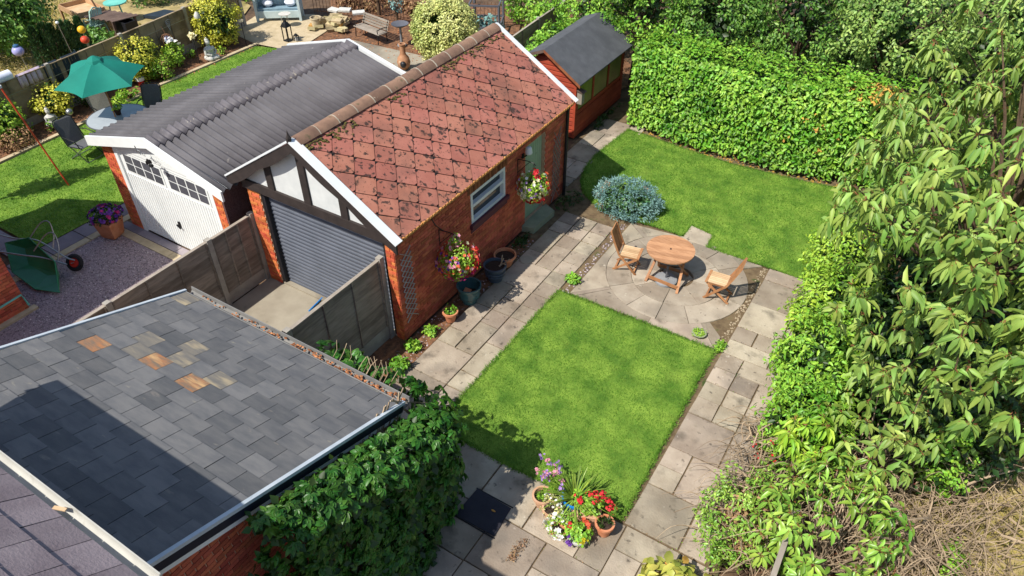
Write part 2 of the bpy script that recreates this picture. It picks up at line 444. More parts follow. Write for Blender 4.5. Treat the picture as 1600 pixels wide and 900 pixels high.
def leaves_obj(name, P, D, Nn, Ln, Wd, kind, m, parent, droop=0.0, stuff=True, nparts=0, part='leaf'):
    """joined foliage; the nparts nearest leaves become single parts"""
    P = np.asarray(P, float)
    if nparts:
        d = np.linalg.norm(P - CAMPOS, axis=1)
        # prefer sunlit outer leaves close to the camera
        order = np.argsort(d); pick = order[:nparts]
        rest = np.setdiff1d(np.arange(len(P)), pick)
        Ln_ = np.broadcast_to(np.asarray(Ln, float), (len(P),)); Wd_ = np.broadcast_to(np.asarray(Wd, float), (len(P),))
        T, F = LEAF[kind]
        base = MB(); vv = T.copy().astype(float); vv[:, 2] -= droop * vv[:, 0] ** 2
        base.v = [tuple(x) for x in vv]; base.f = [tuple(map(int, q)) for f in F for q in f]
        me = base.mesh(part, m, True)
        Dn = nrm(D); Sn = nrm(np.cross(Dn, Nn)); Un = nrm(np.cross(Sn, Dn))
        for i in pick:
            M = Matrix.Identity(4)
            for r_ in range(3):
                M[r_][0] = Dn[i, r_] * Ln_[i]; M[r_][1] = Sn[i, r_] * Wd_[i]; M[r_][2] = Un[i, r_] * Ln_[i]; M[r_][3] = P[i, r_]
            inst(part, me, M, parent)
        P, D, Nn, Ln, Wd = P[rest], np.asarray(D)[rest], np.asarray(Nn)[rest], Ln_[rest], Wd_[rest]
    V, F = leaf_arrays(P, np.asarray(D), np.asarray(Nn), Ln, Wd, kind, droop)
    o = link(name, npmesh(name, V, F, m, True), parent)
    if stuff: o['kind'] = 'stuff'
    return o

def rdir(n):
    return nrm(rng.normal(size=(n, 3)))

def crown_pts(c, rad, nclump, per, cr, shell=(0.72, 1.0), zmin=None, flat=1.0):
    """leaf positions in clumps spread through the outer shell of an ellipsoid; returns P, outward dirs"""
    u = rdir(nclump); rr = rng.uniform(shell[0], shell[1], nclump)[:, None]
    C = np.asarray(c) + u * rr * np.asarray(rad)
    g = rdir(nclump * per) * (rng.uniform(0.25, 1, nclump * per) ** 0.5)[:, None] * cr * rng.uniform(.7, 1.3, nclump).repeat(per)[:, None]
    g[:, 2] *= flat
    P = C.repeat(per, 0) + g
    O = nrm(0.9 * u.repeat(per, 0) + 0.8 * nrm(g))
    if zmin is not None:
        k = P[:, 2] > zmin; P, O = P[k], O[k]
    return P, O

def foliage(name, P, O, L, Wd, kind, m, parent, up=0.5, droop=0.0, jit=0.55, nparts=0, down=0.3):
    n = len(P)
    N_ = nrm(O + np.array([0, 0, up]) + jit * rng.normal(size=(n, 3)))
    D = nrm(np.cross(N_, rng.normal(size=(n, 3))) + O * 0.35 - np.array([0, 0, down]))
    ln = L * rng.uniform(.7, 1.25, n)
    return leaves_obj(name, P, D, N_, ln, ln * (Wd / L), kind, m, parent, droop, True, nparts)

# ------------------------------------------------------------------ bricks, slabs, grass
def box_mesh(name, d, m, inset=0.0):
    b = MB(); x, y, z = [q / 2 for q in d]; i = inset
    b.add([(-x, -y, -z), (x, -y, -z), (x, -y, z), (-x, -y, z), (-x + i, y, -z + i), (x - i, y, -z + i), (x - i, y, z - i), (-x + i, y, z - i)],
          [(0, 1, 2, 3), (4, 7, 6, 5), (0, 4, 5, 1), (1, 5, 6, 2), (2, 6, 7, 3), (3, 7, 4, 0)])
    return b.mesh(name, m)
BRICK = {}
def brick_wall(parent, O, U, length, height, nparts, m='brick', holes=(), out=None, z0=0.0, extra=None):
    """stretcher-bond bricks on the face starting at O and running along unit U; nearest nparts are single parts, the rest one stuff part"""
    U = Vector(U); Zv = Vector((0, 0, 1)); Nn = Vector(out)
    bl, bh, j = 0.215, 0.065, 0.010
    cells = []
    rows = int(height / (bh + j))
    for r_ in range(rows):
        z = z0 + r_ * (bh + j)
        x = 0.0 if r_ % 2 == 0 else -(bl + j) / 2
        while x < length - 0.03:
            a, b = max(x, 0.0), min(x + bl, length)
            x += bl + j
            segs = [(a, b)]
            for (ha, hb, za, zb) in holes:
                if z + bh > za and z < zb:
                    ns = []
                    for (p, q) in segs:
                        if q <= ha or p >= hb: ns.append((p, q)); continue
                        if p < ha: ns.append((p, ha))
                        if q > hb: ns.append((hb, q))
                    segs = ns
            for (p, q) in segs:
                if q - p > 0.03 and (extra is None or extra((p + q) / 2, z + bh)): cells.append((p, q, z))
    def ctr(c): return Vector(O) + U * ((c[0] + c[1]) / 2) + Zv * (c[2] + bh / 2)
    cells.sort(key=lambda c: (ctr(c) - cam.location).length)
    if m not in BRICK: BRICK[m] = box_mesh('brick', (1, 1, 1), m, 0.03)
    rest = MB()
    for i, c in enumerate(cells):
        p = ctr(c); ln = c[1] - c[0]; pr = rnd.uniform(0.008, 0.013)
        Rm = Matrix((U, Nn, Zv)).transposed()
        if U.cross(Nn).z < 0: Rm = Matrix((-U, Nn, Zv)).transposed()
        if i < nparts:
            inst('brick', BRICK[m], Matrix.Translation(p) @ Rm.to_4x4() @ Matrix.Diagonal((ln, 2 * pr, bh, 1)), parent)
        else:
            rest.box(p, (ln, 2 * pr, bh), Rm)
    if rest.v: tag(rest.build('brickwork', m, parent), kind='stuff')

def grass(name, poly, dens, h, m, parent=None, seed=1, lean=0.5, w=0.012):
    g = np.random.default_rng(seed); poly = np.array(poly, float)
    lo, hi = poly.min(0), poly.max(0); n = int(dens * (hi - lo).prod())
    P = g.uniform(lo, hi, (n, 2))
    inside = np.zeros(n, bool); j = len(poly) - 1
    for i in range(len(poly)):
        a, b = poly[i], poly[j]
        c = ((a[1] > P[:, 1]) != (b[1] > P[:, 1])) & (P[:, 0] < (b[0] - a[0]) * (P[:, 1] - a[1]) / (b[1] - a[1] + 1e-12) + a[0])
        inside ^= c; j = i
    P = P[inside]; n = len(P)
    P3 = np.c_[P, np.full(n, 0.0)]
    D = nrm(np.c_[g.normal(0, lean, (n, 2)), np.ones(n)])
    N_ = nrm(np.c_[g.normal(size=(n, 2)), np.full(n, .3)])
    V, F = leaf_arrays(P3, D, N_, h * g.uniform(.5, 1.3, n), w * g.uniform(.7, 1.3, n), 'tri')
    o = link(name, npmesh(name, V, F, m), parent)
    return tag(o, kind='stuff')
def flat(name, poly, z, m, kind='structure', th=None):
    b = MB()
    pts = [(p[0], p[1], z) for p in poly]
    if th: b.prism([(p[0], p[1], z - th) for p in poly], (0, 0, th))
    else: b.add(pts, [tuple(range(len(pts)))])
    return tag(b.build(name, m), kind=kind)
def pip(x, y, poly):
    r_ = False; j = len(poly) - 1
    for i in range(len(poly)):
        a, b = poly[i], poly[j]
        if (a[1] > y) != (b[1] > y) and x < (b[0] - a[0]) * (y - a[1]) / (b[1] - a[1]) + a[0]: r_ = not r_
        j = i
    return r_
def slabs(parent, x0, y0, nx, ny, cell, sizes, m='slab', ok=None, seed=3, gap=0.016):
    """random rectangular paving on a grid of cells"""
    g = random.Random(seed); used = set()
    for j in range(ny):
        for i in range(nx):
            if (i, j) in used: continue
            opts = sizes[:]; g.shuffle(opts)
            for (a, b) in opts + [(1, 1)]:
                cs = [(i + p, j + q) for p in range(a) for q in range(b)]
                if i + a <= nx and j + b <= ny and not any(c in used for c in cs): break
            used.update(cs)
            X0, Y0, X1, Y1 = x0 + i * cell, y0 + j * cell, x0 + (i + a) * cell, y0 + (j + b) * cell
            if ok and not ok((X0 + X1) / 2, (Y0 + Y1) / 2, X0, Y0, X1, Y1): continue
            e = lambda: gap / 2 + g.uniform(-.004, .010)
            z = g.uniform(-.006, .006)
            P = [(X0 + e(), Y0 + e()), (X1 - e(), Y0 + e()), (X1 - e(), Y1 - e()), (X0 + e(), Y1 - e())]
            slab_piece(parent, P, z, m, g)
EDGES = []
def slab_piece(parent, P, z, m, g):
    if len(P) <= 6 and m == 'slab':
        for i in range(len(P)): EDGES.append((*P[i][:2], *P[(i + 1) % len(P)][:2]))
    b = MB(); n = len(P); c = (sum(p[0] for p in P) / n, sum(p[1] for p in P) / n)
    top = [(c[0] + (p[0] - c[0]) * .985, c[1] + (p[1] - c[1]) * .985, z + g.uniform(-.003, .003)) for p in P]
    low = [(p[0], p[1], z - .007) for p in P]; bot = [(p[0], p[1], z - .045) for p in P]
    fs = [tuple(range(n))] + [(n + i, n + (i + 1) % n, (i + 1) % n, i) for i in range(n)] + [(2 * n + i, 2 * n + (i + 1) % n, n + (i + 1) % n, n + i) for i in range(n)]
    b.add(top + low + bot, fs)
    return b.build('paving_slab', m, parent)

# ================================================================== SETTING: ground, lawns, paving
tag(MB().add([(-150, -150, -.07), (150, -150, -.07), (150, 150, -.07), (-150, 150, -.07)], [(0, 1, 2, 3)]).build('ground', 'soil'), kind='structure')
LAWN1 = [(1.80, -.95), (1.84, 2.95), (3.2, 2.97), (5.33, 2.98), (5.36, .6), (5.41, -1.40), (3.15, -1.49), (2.27, -1.44)]
LAWN2 = [(.0, 10.42), (-.15, 8.6), (-.05, 7.75), (.18, 7.1), (.5, 6.66), (1.2, 6.2), (2.36, 6.22), (2.9, 6.27), (3.33, 6.22), (3.36, 6.77), (3.95, 6.65),
         (3.98, 6.12), (5.3, 6.12), (6.7, 6.1), (6.9, 10.45), (5, 10.2), (3.2, 10.08), (1.7, 10.2)]
flat('lawn', LAWN1, .006, 'lawn_base')
flat('lawn', LAWN2, .006, 'lawn_base')
grass('lawn_grass', LAWN1, 3600, .038, 'grass', seed=1)
grass('lawn_grass', LAWN2, 2600, .045, 'grass', seed=2, w=.014)
patio = flat('patio', [(.05, -7), (.05, 6), (-.95, 6.7), (-1.1, 12), (7.0, 12), (7.0, -7)], -.03, 'mortar_joint')
CC = (3.8, 4.75)
def ok_path(cx, cy, *b):
    return not pip(cx, cy, LAWN1) and not pip(cx, cy, LAWN2)
slabs(patio, .50, -1.42, 3, 16, .445, [(2, 1), (1, 2), (1, 1), (1, 1), (2, 2)], ok=lambda cx, cy, X0, Y0, X1, Y1: not pip(cx, cy, LAWN2) and not (cx > 1.1 and cy > 6.0) and X1 < 1.9, seed=5)
slabs(patio, -.90, 5.86, 3, 11, .44, [(2, 2), (2, 1), (1, 2)], ok=lambda cx, cy, X0, Y0, X1, Y1: not pip(cx + .12, cy, LAWN2) and X1 < .75 and cy > 6.9, seed=8)
slabs(patio, 5.46, -1.42, 3, 17, .443, [(2, 2), (2, 1), (1, 2), (1, 1), (1, 1)], seed=12)
slabs(patio, .50, -6.0, 14, 10, .456, [(2, 2), (2, 2), (2, 1), (1, 2)], ok=lambda cx, cy, X0, Y0, X1, Y1: not (cx < 2.4 and cy < -2.7), seed=21)
# round paving feature under the table, with its rings and corner pieces
g_ = random.Random(4)
def ring(r0, r1, n, ph, m='slab_ring'):
    for i in range(n):
        a, b = ph + 2 * PI * i / n + .006 / r1, ph + 2 * PI * (i + 1) / n - .006 / r1
        k = 5; out = [(CC[0] + r1 * math.cos(a + (b - a) * t / k), CC[1] + r1 * math.sin(a + (b - a) * t / k)) for t in range(k + 1)]
        inn = [(CC[0] + r0 * math.cos(b + (a - b) * t / k), CC[1] + r0 * math.sin(b + (a - b) * t / k)) for t in range(k + 1)] if r0 > 0 else [CC]
        slab_piece(patio, out + inn, g_.uniform(-.004, .004), m, g_)
ring(.0, .365, 1, .3); ring(.374, .985, 8, .1); ring(.995, 1.54, 14, .33)
X0, X1, Y0, Y1 = 2.08, 5.30, 3.02, 6.10
def ray_rect(a):
    dx, dy = math.cos(a), math.sin(a); t = 1e9
    for lim, c, d in ((X0, CC[0], dx), (X1, CC[0], dx), (Y0, CC[1], dy), (Y1, CC[1], dy)):
        if abs(d) > 1e-6 and (lim - c) / d > 0: t = min(t, (lim - c) / d)
    return (CC[0] + dx * t, CC[1] + dy * t)
cuts = sorted([math.atan2(y - CC[1], x - CC[0]) % (2 * PI) for x in (X0, X1) for y in (Y0, Y1)])
edges_ = sorted(cuts + [PI / 4 * i + .05 for i in range(8)])
for i, a in enumerate(edges_):
    b = edges_[(i + 1) % len(edges_)]
    if b < a: b += 2 * PI
    k = 5; arc = [(CC[0] + 1.55 * math.cos(a + (b - a) * t / k), CC[1] + 1.55 * math.sin(a + (b - a) * t / k)) for t in range(k + 1)]
    pa, pb = ray_rect(a + .002), ray_rect(b - .002)
    if math.dist(pa, arc[0]) < .05 or math.dist(pb, arc[-1]) < .05: continue
    slab_piece(patio, arc + [pb, pa], g_.uniform(-.004, .004), 'slab', g_)
slab_piece(patio, [(3.37, 6.14), (3.96, 6.14), (3.94, 6.64), (3.37, 6.75)], .012, 'slab', g_)
def scatter_stones(name, rect, n, s, m, z=0.0, seed=1):
    g = random.Random(seed); b = MB()
    for _ in range(n):
        r_ = s * g.uniform(.5, 1.4); c = (g.uniform(rect[0], rect[2]), g.uniform(rect[1], rect[3]), z)
        b.blob(c, (r_, r_ * g.uniform(.6, 1), r_ * .6), 5, 3, .25, g.random())
    return tag(b.build(name, m), kind='stuff')
scatter_stones('gravel', (1.90, 2.9, 2.05, 6.0), 150, .020, 'gravel_stone', -.02, 1)
scatter_stones('gravel', (5.31, 3.0, 5.45, 6.1), 170, .020, 'pale_gravel', -.02, 2)
scatter_stones('gravel', (.03, -.9, .48, 4.3), 420, .018, 'gravel_stone', -.025, 3)
flat('soil_border', [(-.33, -2.8), (.5, -2.8), (.5, 0.0), (.42, 4.3), (.05, 4.3), (.05, 0), (-.33, 0)], -.02, 'bark_soil')
scatter_stones('leaf_litter', (.0, 10.1, 6.2, 10.6), 260, .026, 'dead_leaf', -.02, 8)
def fringe(name, poly, n_per_m, h, m, seed):
    g = np.random.default_rng(seed); P = []; D = []
    for i in range(len(poly)):
        a, b = np.array(poly[i]), np.array(poly[(i + 1) % len(poly)]); l = np.linalg.norm(b - a); n = int(l * n_per_m); t = g.uniform(0, 1, n)[:, None]
        e = (b - a) / l; out = np.array([e[1], -e[0]]); q = a + (b - a) * t + out * g.normal(0, .022, (n, 1)); P.append(np.c_[q, np.zeros(n)]); D.append(np.c_[out[None] * g.normal(0, .8, (n, 1)) + g.normal(0, .4, (n, 2)), np.ones(n) * .8])
    P, D = np.vstack(P), np.vstack(D); n = len(P); V, F = leaf_arrays(P, D, np.c_[g.normal(size=(n, 2)), np.full(n, .3)], h * g.uniform(.5, 1.5, n), .012, 'tri')
    tag(link(name, npmesh(name, V, F, m)), kind='stuff')
fringe('lawn_fringe', LAWN1, 420, .06, 'grass', 21)
fringe('lawn_fringe', LAWN2, 300, .06, 'grass', 22)
g_m = np.random.default_rng(33); q = []
for (x0, y0, x1, y1) in EDGES:
    if g_m.random() < .55: continue
    n = int(math.dist((x0, y0), (x1, y1)) * g_m.uniform(2, 26)); t = g_m.uniform(0, 1, n) ** g_m.uniform(.6, 2)
    q.append(np.c_[x0 + (x1 - x0) * t, y0 + (y1 - y0) * t] + g_m.normal(0, .007, (n, 2)))
q = np.vstack(q); n = len(q)
for nm, m, sel, ln in (('joint_moss', 'leaf_brown', slice(0, None, 2), .026), ('joint_weeds', 'leaf_bright', slice(1, None, 7), .024), ('joint_dirt', 'mortar_joint', slice(1, None, 2), .03)):
    p = np.c_[q[sel], np.full(len(q[sel]), -.008)]; k = len(p); V, F = leaf_arrays(p, np.c_[g_m.normal(size=(k, 2)), g_m.uniform(.1, .9, k)], np.c_[g_m.normal(size=(k, 2)), np.ones(k)], ln * g_m.uniform(.5, 1.4, k), .014, 'diamond')
    tag(link(nm, npmesh(nm, V, F, m)), kind='stuff')
# manhole cover let into the paving
mh = thing('manhole_cover', 'black square drain cover in the shaded paving beside the creeper', 'drain cover', (3.5, -2.43, 0))
MB().prism([(3.14, -2.72, .008), (3.87, -2.70, .008), (3.83, -2.15, .008), (3.17, -2.13, .008)], (0, 0, .012)).build('plate', 'manhole', mh)
b = MB()
for q in ((3.12, -2.735, 3.89, -2.72), (3.15, -2.13, 3.85, -2.115)): b.span((q[0], q[1], -.01), (q[2], q[3], .016))
b.build('frame', 'black_metal', mh)
b = MB(); b.blob((3.62, -2.34, .028), (.045, .02, .006), 6, 3, .1, 1)
tag(b.build('fallen_leaf', 'dead_leaf'), 'pale yellow fallen leaf lying on the black drain cover', 'leaf')
# driveway between the two wooden fences
flat('driveway', [(-3.8, -7), (-.38, -7), (-.38, .25), (-3.8, .25)], -.012, 'concrete')
b = MB(); b.tube([(-2.30, .06, .02), (-2.24, -.40, .02)], .018, 8); tag(b.build('blue_pole', 'blue_glaze', None, True), 'short bright blue pole lying on the concrete before the roller door', 'pole')
# gravel drive and flags of the left-hand garden
flat('gravel_drive', [(-8.42, -9), (-3.85, -9), (-3.85, -.30), (-8.42, -.30)], -.02, 'gravel')
scatter_stones('gravel', (-8.4, -4.0, -3.95, -.75), 5200, .016, 'gravel_stone', -.015, 5)
flat('lit_gravel_strip', [(-6.05, -9), (-3.92, -9), (-3.92, -.62), (-4.55, -.62)], -.016, 'pale_gravel')  # sunlit part of the drive, painted as a strip of paler gravel
fl = flat('flag_path', [(-9.15, -7), (-8.42, -7), (-8.42, -.3), (-4.3, -.3), (-4.3, -.75), (-8.0, -.75), (-8.0, .4), (-9.15, .4)], -.025, 'mortar_joint')
for i in range(8):
    y = .38 - i * .82
    slab_piece(fl, [(-9.13, y - .80), (-8.62, y - .80), (-8.62, y), (-9.13, y)], 0, 'grey_flag', g_)
    slab_piece(fl, [(-8.605, y - .80), (-8.40, y - .80), (-8.40, y), (-8.605, y)], .002, 'pale_edging', g_)
for i in range(6):
    x = -8.38 + i * .68
    slab_piece(fl, [(x, -.52), (x + .67, -.52), (x + .67, -.31), (x, -.31)], .003, 'grey_flag', g_)
    slab_piece(fl, [(x, -.74), (x + .67, -.74), (x + .67, -.535), (x, -.535)], .0, 'pale_edging', g_)
for i in range(9):
    x = -9.2 - i * .62
    slab_piece(fl, [(x - .61, -2.65), (x, -2.65), (x, -2.16), (x - .61, -2.16)], 0, 'grey_flag', g_)
LAWN3 = [(-9.15, -2.1), (-9.15, .4), (-8.4, .6), (-8.4, 9.6), (-13.25, 9.35), (-14.05, 9.1), (-14.12, 5.1), (-13.76, 1.7), (-13.66, -.4), (-13.6, -2.1)]
flat('lawn', LAWN3, .004, 'lawn_base')
grass('lawn_grass', LAWN3, 1500, .04, 'left_grass', seed=3, w=.018)
ed = thing('lawn_edging', 'pale stone edging strip between the left lawn and the bark border', 'edging', (-13.8, 3, 0))
pts = [(-13.72, -2.2), (-13.78, -.4), (-13.87, 1.7), (-14.2, 5.1), (-14.17, 9.2)]
for (a, c) in zip(pts[:-1], pts[1:]):
    n = max(1, int(math.dist(a, c) / .6))
    for i in range(n):
        p = [a[k] + (c[k] - a[k]) * (i + .01) / n for k in (0, 1)]; q = [a[k] + (c[k] - a[k]) * (i + .99) / n for k in (0, 1)]
        MB().beam((p[0], p[1], .015), (q[0], q[1], .015), .14, .07).build('edging_stone', 'pale_edging', ed)
flat('bark_border', [(-13.78, -3), (-13.85, 1.7), (-14.2, 5.1), (-14.17, 9.2), (-14.5, 9.6), (-16.2, 9.9), (-15.9, 7.7), (-15.4, 4), (-14.9, -3)], -.01, 'bark_soil')
flat('far_patio', [(-15.9, 9.55), (-14.3, 9.25), (-13.2, 9.4), (-12.6, 9.9), (-13.0, 11.9), (-14.6, 12.6), (-16.4, 11.2)], .0, 'pale_edging')
flat('rear_bed', [(-13.4, 9.5), (-8.2, 5.4), (-3.5, 6.5), (-1.0, 14), (-6, 18), (-16, 15), (-13.0, 11.9)], -.03, 'bark_soil')
flat('paved_corner', [(-12.1, 9.9), (-7.6, 5.6), (-6.5, 8.5), (-8.2, 11.6), (-11.5, 11.4)], -.012, 'concrete')
flat('dry_lawn', [(-15.1, -4), (-16.2, 10), (-17.5, 12), (-45, 22), (-45, -4)], -.02, 'dry_ground')
grass('dry_grass', [(-15.4, -1), (-16.4, 8), (-26, 9), (-26, -1)], 260, .09, 'dry_grass', seed=6, w=.03)
flat('dry_verge', [(8.4, -6), (8.6, 4), (14, 7), (30, 7), (30, -6)], -.03, 'dry_ground')
grass('dry_grass', [(9.0, -5), (9.0, 4), (13.5, 6), (13.5, -5)], 900, .10, 'dry_grass', seed=7, w=.012)

# ================================================================== RED-TILED GARAGE
rg = thing('red_garage', 'brick garage with red diamond-tiled roof and black and white timbered gable', 'garage', (-1.85, 3.3, 0))
def zr(x): return 3.9 - .622 * abs(x + 1.97)
L_, W_ = 6.42, 3.75
b = MB()     # mortar-faced wall shell with real openings
b.span((-.2, 0, 0), (-.012, .20, 2.36)); b.span((-3.75, 0, 0), (-3.40, .20, 2.36))           # front piers
def wall_x(x0, x1, y0, y1, z0, z1): b.span((x0, y0, z0), (x1, y1, z1))
for (ya, yb, za, zb) in ((.2, 2.40, 0, 2.5), (2.40, 3.70, 0, 1.28), (2.40, 3.70, 2.12, 2.5), (3.70, 4.55, 0, 2.5), (4.55, 5.45, 2.14, 2.5), (5.45, L_, 0, 2.5), (4.55, 5.45, 0, .12)):
    wall_x(-.2, -.012, ya, yb, za, zb)
b.span((-3.75, .2, 0), (-3.55, L_, 2.45)); b.span((-3.55, L_ - .2, 0), (-.2, L_ - .012, 2.5))
b.add([(-3.75, L_, 2.45), (-.012, L_, 2.5), (-1.97, L_, 3.82), (-3.75, L_ - .2, 2.45), (-.012, L_ - .2, 2.5), (-1.97, L_ - .2, 3.82)], [(0, 2, 1), (3, 4, 5), (0, 3, 5, 2), (1, 2, 5, 4)])
b.build('wall', 'mortar', rg)
brick_wall(rg, (-.004, .2, 0), (0, 1, 0), L_ - .2, 2.48, 250, holes=[(2.2, 3.5, 1.28, 3), (4.35, 5.25, .0, 2.14)], out=(1, 0, 0))
brick_wall(rg, (-.2, -.004, 0), (1, 0, 0), .196, 2.34, 30, 'brick_pale', out=(0, -1, 0))
brick_wall(rg, (-3.75, -.004, 0), (1, 0, 0), .35, 2.34, 20, 'brick_pale', out=(0, -1, 0))
brick_wall(rg, (-.004, 0, 0), (0, 1, 0), .2, 2.40, 0, out=(1, 0, 0))
b = MB(); b.span((-3.2, .6, 0), (-.5, .62, 2.5)); b.span((-.45, .6, .0), (-.43, 6.1, 2.5)); b.build('inner_lining', 'underlay', rg)
# roof: underlay, diamond tiles, ridge tiles, verges
EV = Vector((.849, 0, -.528)); NR = Vector((.528, 0, .849)); OR = Vector((-1.97, 0, 3.9)); EY = Vector((0, 1, 0))
def rp(y, v, n=0.0): return OR + EY * y + EV * v + NR * n
b = MB()
b.add([rp(-.12, 0, -.005), rp(6.46, 0, -.005), rp(6.46, 2.54, -.005), rp(-.12, 2.54, -.005), rp(-.12, 0, -.05), rp(6.46, 0, -.05), rp(6.46, 2.54, -.05), rp(-.12, 2.54, -.05)],
      [(0, 3, 2, 1), (4, 5, 6, 7), (0, 1, 5, 4), (1, 2, 6, 5), (2, 3, 7, 6), (3, 0, 4, 7)])
b.build('roof_underlay', 'underlay', rg)
b = MB(); b.add([(-1.97, -.12, 3.89), (-1.97, 6.46, 3.89), (-4.02, 6.46, 2.56), (-4.02, -.12, 2.56), (-1.97, -.12, 3.84), (-1.97, 6.46, 3.84), (-4.02, 6.46, 2.51), (-4.02, -.12, 2.51)],
                [(0, 1, 2, 3), (4, 7, 6, 5), (2, 6, 7, 3), (0, 3, 7, 4), (1, 5, 6, 2)])
b.build('rear_slope', 'red_tile', rg)
def clip(poly, ax, lim, keep_less):
    out = []
    for i in range(len(poly)):
        p, q = poly[i], poly[(i + 1) % len(poly)]
        ip = (p[ax] <= lim) if keep_less else (p[ax] >= lim); iq = (q[ax] <= lim) if keep_less else (q[ax] >= lim)
        if ip: out.append(p)
        if ip != iq:
            t = (lim - p[ax]) / (q[ax] - p[ax]); out.append(tuple(p[k] + (q[k] - p[k]) * t for k in range(2)))
    return out
HA, HB = .277, .280
RB = Matrix((EY, EV, NR)).transposed().to_4x4()
def diamond(cy, cv):
    e = .010
    c_ = .06                                                   # nipped lower corner
    P = [(cy - HA + e, cv), (cy - e * 0, cv - HB + e), (cy + HA - e, cv), (cy + HA * .14, cv + HB * (1 - .14) - e * .3), (cy - HA * .14, cv + HB * (1 - .14) - e * .3)]
    for ax, lim, kl in ((0, -.10, False), (0, 6.44, True), (1, .05, False), (1, 2.56, True)): P = clip(P, ax, lim, kl) if P else P
    return P
def tile_mesh(P, c):
    b = MB(); n = len(P)
    lift = lambda p: .006 + .020 * ((p[1] - c[1]) / HB * .5 + .5)
    top = [(p[0] - c[0], p[1] - c[1], lift(p)) for p in P]; bot = [(p[0] - c[0], p[1] - c[1], lift(p) - .010) for p in P]
    b.add(top + bot, [tuple(range(n))] + [(n + i, n + (i + 1) % n, (i + 1) % n, i) for i in range(n)])
    me = b.mesh('roof_tile', 'red_tile'); me.flip_normals() if me.polygons[0].normal.z < 0 else None
    return me
full = None
for i in range(-1, 26):
    for j in range(-1, 11):
        if (i + j) % 2: continue
        cy, cv = .045 + i * HA, .0 + j * HB
        P = diamond(cy, cv)
        if not P or len(P) < 3: continue
        ar = abs(sum(P[k][0] * P[(k + 1) % len(P)][1] - P[(k + 1) % len(P)][0] * P[k][1] for k in range(len(P)))) / 2
        if ar < .004: continue
        if ar > .140:
            if full is None: full = tile_mesh(P, (cy, cv))
            me = full
        else: me = tile_mesh(P, (cy, cv))
        M = Matrix.Translation(rp(cy, cv, rnd.uniform(-.002, .004))) @ RB @ Matrix.Rotation(rnd.gauss(0, .012), 4, 'Z')
        inst('roof_tile', me, M, rg)
sec = [(-.17, -.115), (-.13, -.06), (-.06, -.014), (0, 0), (.06, -.014), (.13, -.06), (.17, -.115)]
b = MB(); b.prism([(x, 0, z) for x, z in sec] + [(x * .86, 0, z - .02) for x, z in reversed(sec)], (0, .485, 0)); rme = b.mesh('ridge_tile', 'ridge_tile', True)
b = MB(); b.prism([(x * 1.03, 0, z + .006) for x, z in sec] + [(x * .8, 0, z - .03) for x, z in reversed(sec)], (0, .022, 0)); jme = b.mesh('mortar_joint', 'pale_mortar', True)
for i in range(13):
    y = -.06 + i * .498
    inst('ridge_tile', rme, Matrix.Translation((-1.97, y, 3.965 + rnd.uniform(-.008, .008))) @ Matrix.Rotation(rnd.uniform(-.008, .008), 4, 'X'), rg)
    if i: inst('ridge_joint', jme, Matrix.Translation((-1.97, y - .017, 3.963)), rg)
b = MB()
for i in range(240):
    y = rnd.uniform(0, 6.5); v = .20 + abs(rnd.gauss(0, .08)); r_ = rnd.uniform(.012, .035)
    if math.sin(y * 3.1) + math.sin(y * 1.3 + 1) < -.1: continue
    b.blob(rp(y, v, .022), (r_, r_ * 1.3, r_ * .5), 5, 3, .3, i)
tag(b.build('moss', 'moss', rg), kind='stuff')
for nm, ya, yb in (('verge_board', -.21, -.03), ('verge_board', 6.40, 6.51)):
    b = MB(); p0, p1 = OR + EV * -.02 + NR * .035, OR + EV * 2.60 + NR * .035
    b.beam((p0.x, (ya + yb) / 2, p0.z), (p1.x, (ya + yb) / 2, p1.z), yb - ya, .035, up=NR); b.build(nm, 'white_upvc', rg)
    q1 = (-4.06, (ya + yb) / 2, 3.9 - .644 * 2.09 + .045)
    b = MB(); b.beam((-1.98, (ya + yb) / 2, 3.945), q1, yb - ya, .035); b.build(nm, 'white_upvc', rg)
def fascia(pts_out, pts_in, y, t, name, m='dark_timber'):
    b = MB(); b.prism([(x, y, z) for x, z in pts_out] + [(x, y, z) for x, z in reversed(pts_in)], (0, t, 0)); return b.build(name, m, rg)
# dark bargeboards with their scalloped lower edge
def barge(sgn, y):
    top, low = [], []
    xe = .24 if sgn > 0 else -4.05
    for k in range(25):
        t = k / 24; x = -1.97 + (xe + 1.97) * t; zt = 3.9 - (.622 if sgn > 0 else .644) * abs(x + 1.97) + .012
        d = .20 + .05 * abs(math.sin(t * PI * 2.0)) ** 1.5 if t < .93 else .20
        top.append((x, zt)); low.append((x, zt - d))
    return fascia(top, low, y, .035, 'bargeboard')
barge(1, -.19); barge(-1, -.19)
# half-timbered gable
b = MB(); b.prism([(-3.98, -.02, 2.50), (.05, -.02, 2.50), (.05, -.02, 2.58), (-1.97, -.02, 3.82), (-3.98, -.02, 2.56)], (0, .06, 0)); b.build('gable_render', 'render_white', rg)
b = MB(); b.span((-3.78, -.075, 2.365), (-.03, .10, 2.565)); b.build('gable_beam', 'dark_timber', rg)
for x, zt in ((-2.93, 3.28), (-1.97, 3.86), (-1.05, 3.30)):
    b = MB(); b.span((x - .085, -.06, 2.565), (x + .085, -.021, zt)); b.build('gable_post', 'dark_timber', rg)
b = MB(); b.lathe([(.0, 0), (.045, .0), (.05, .10), (.02, .16), (.0, .26)], 6, (-1.97, -.17, 3.90)); b.build('finial', 'dark_timber', rg)
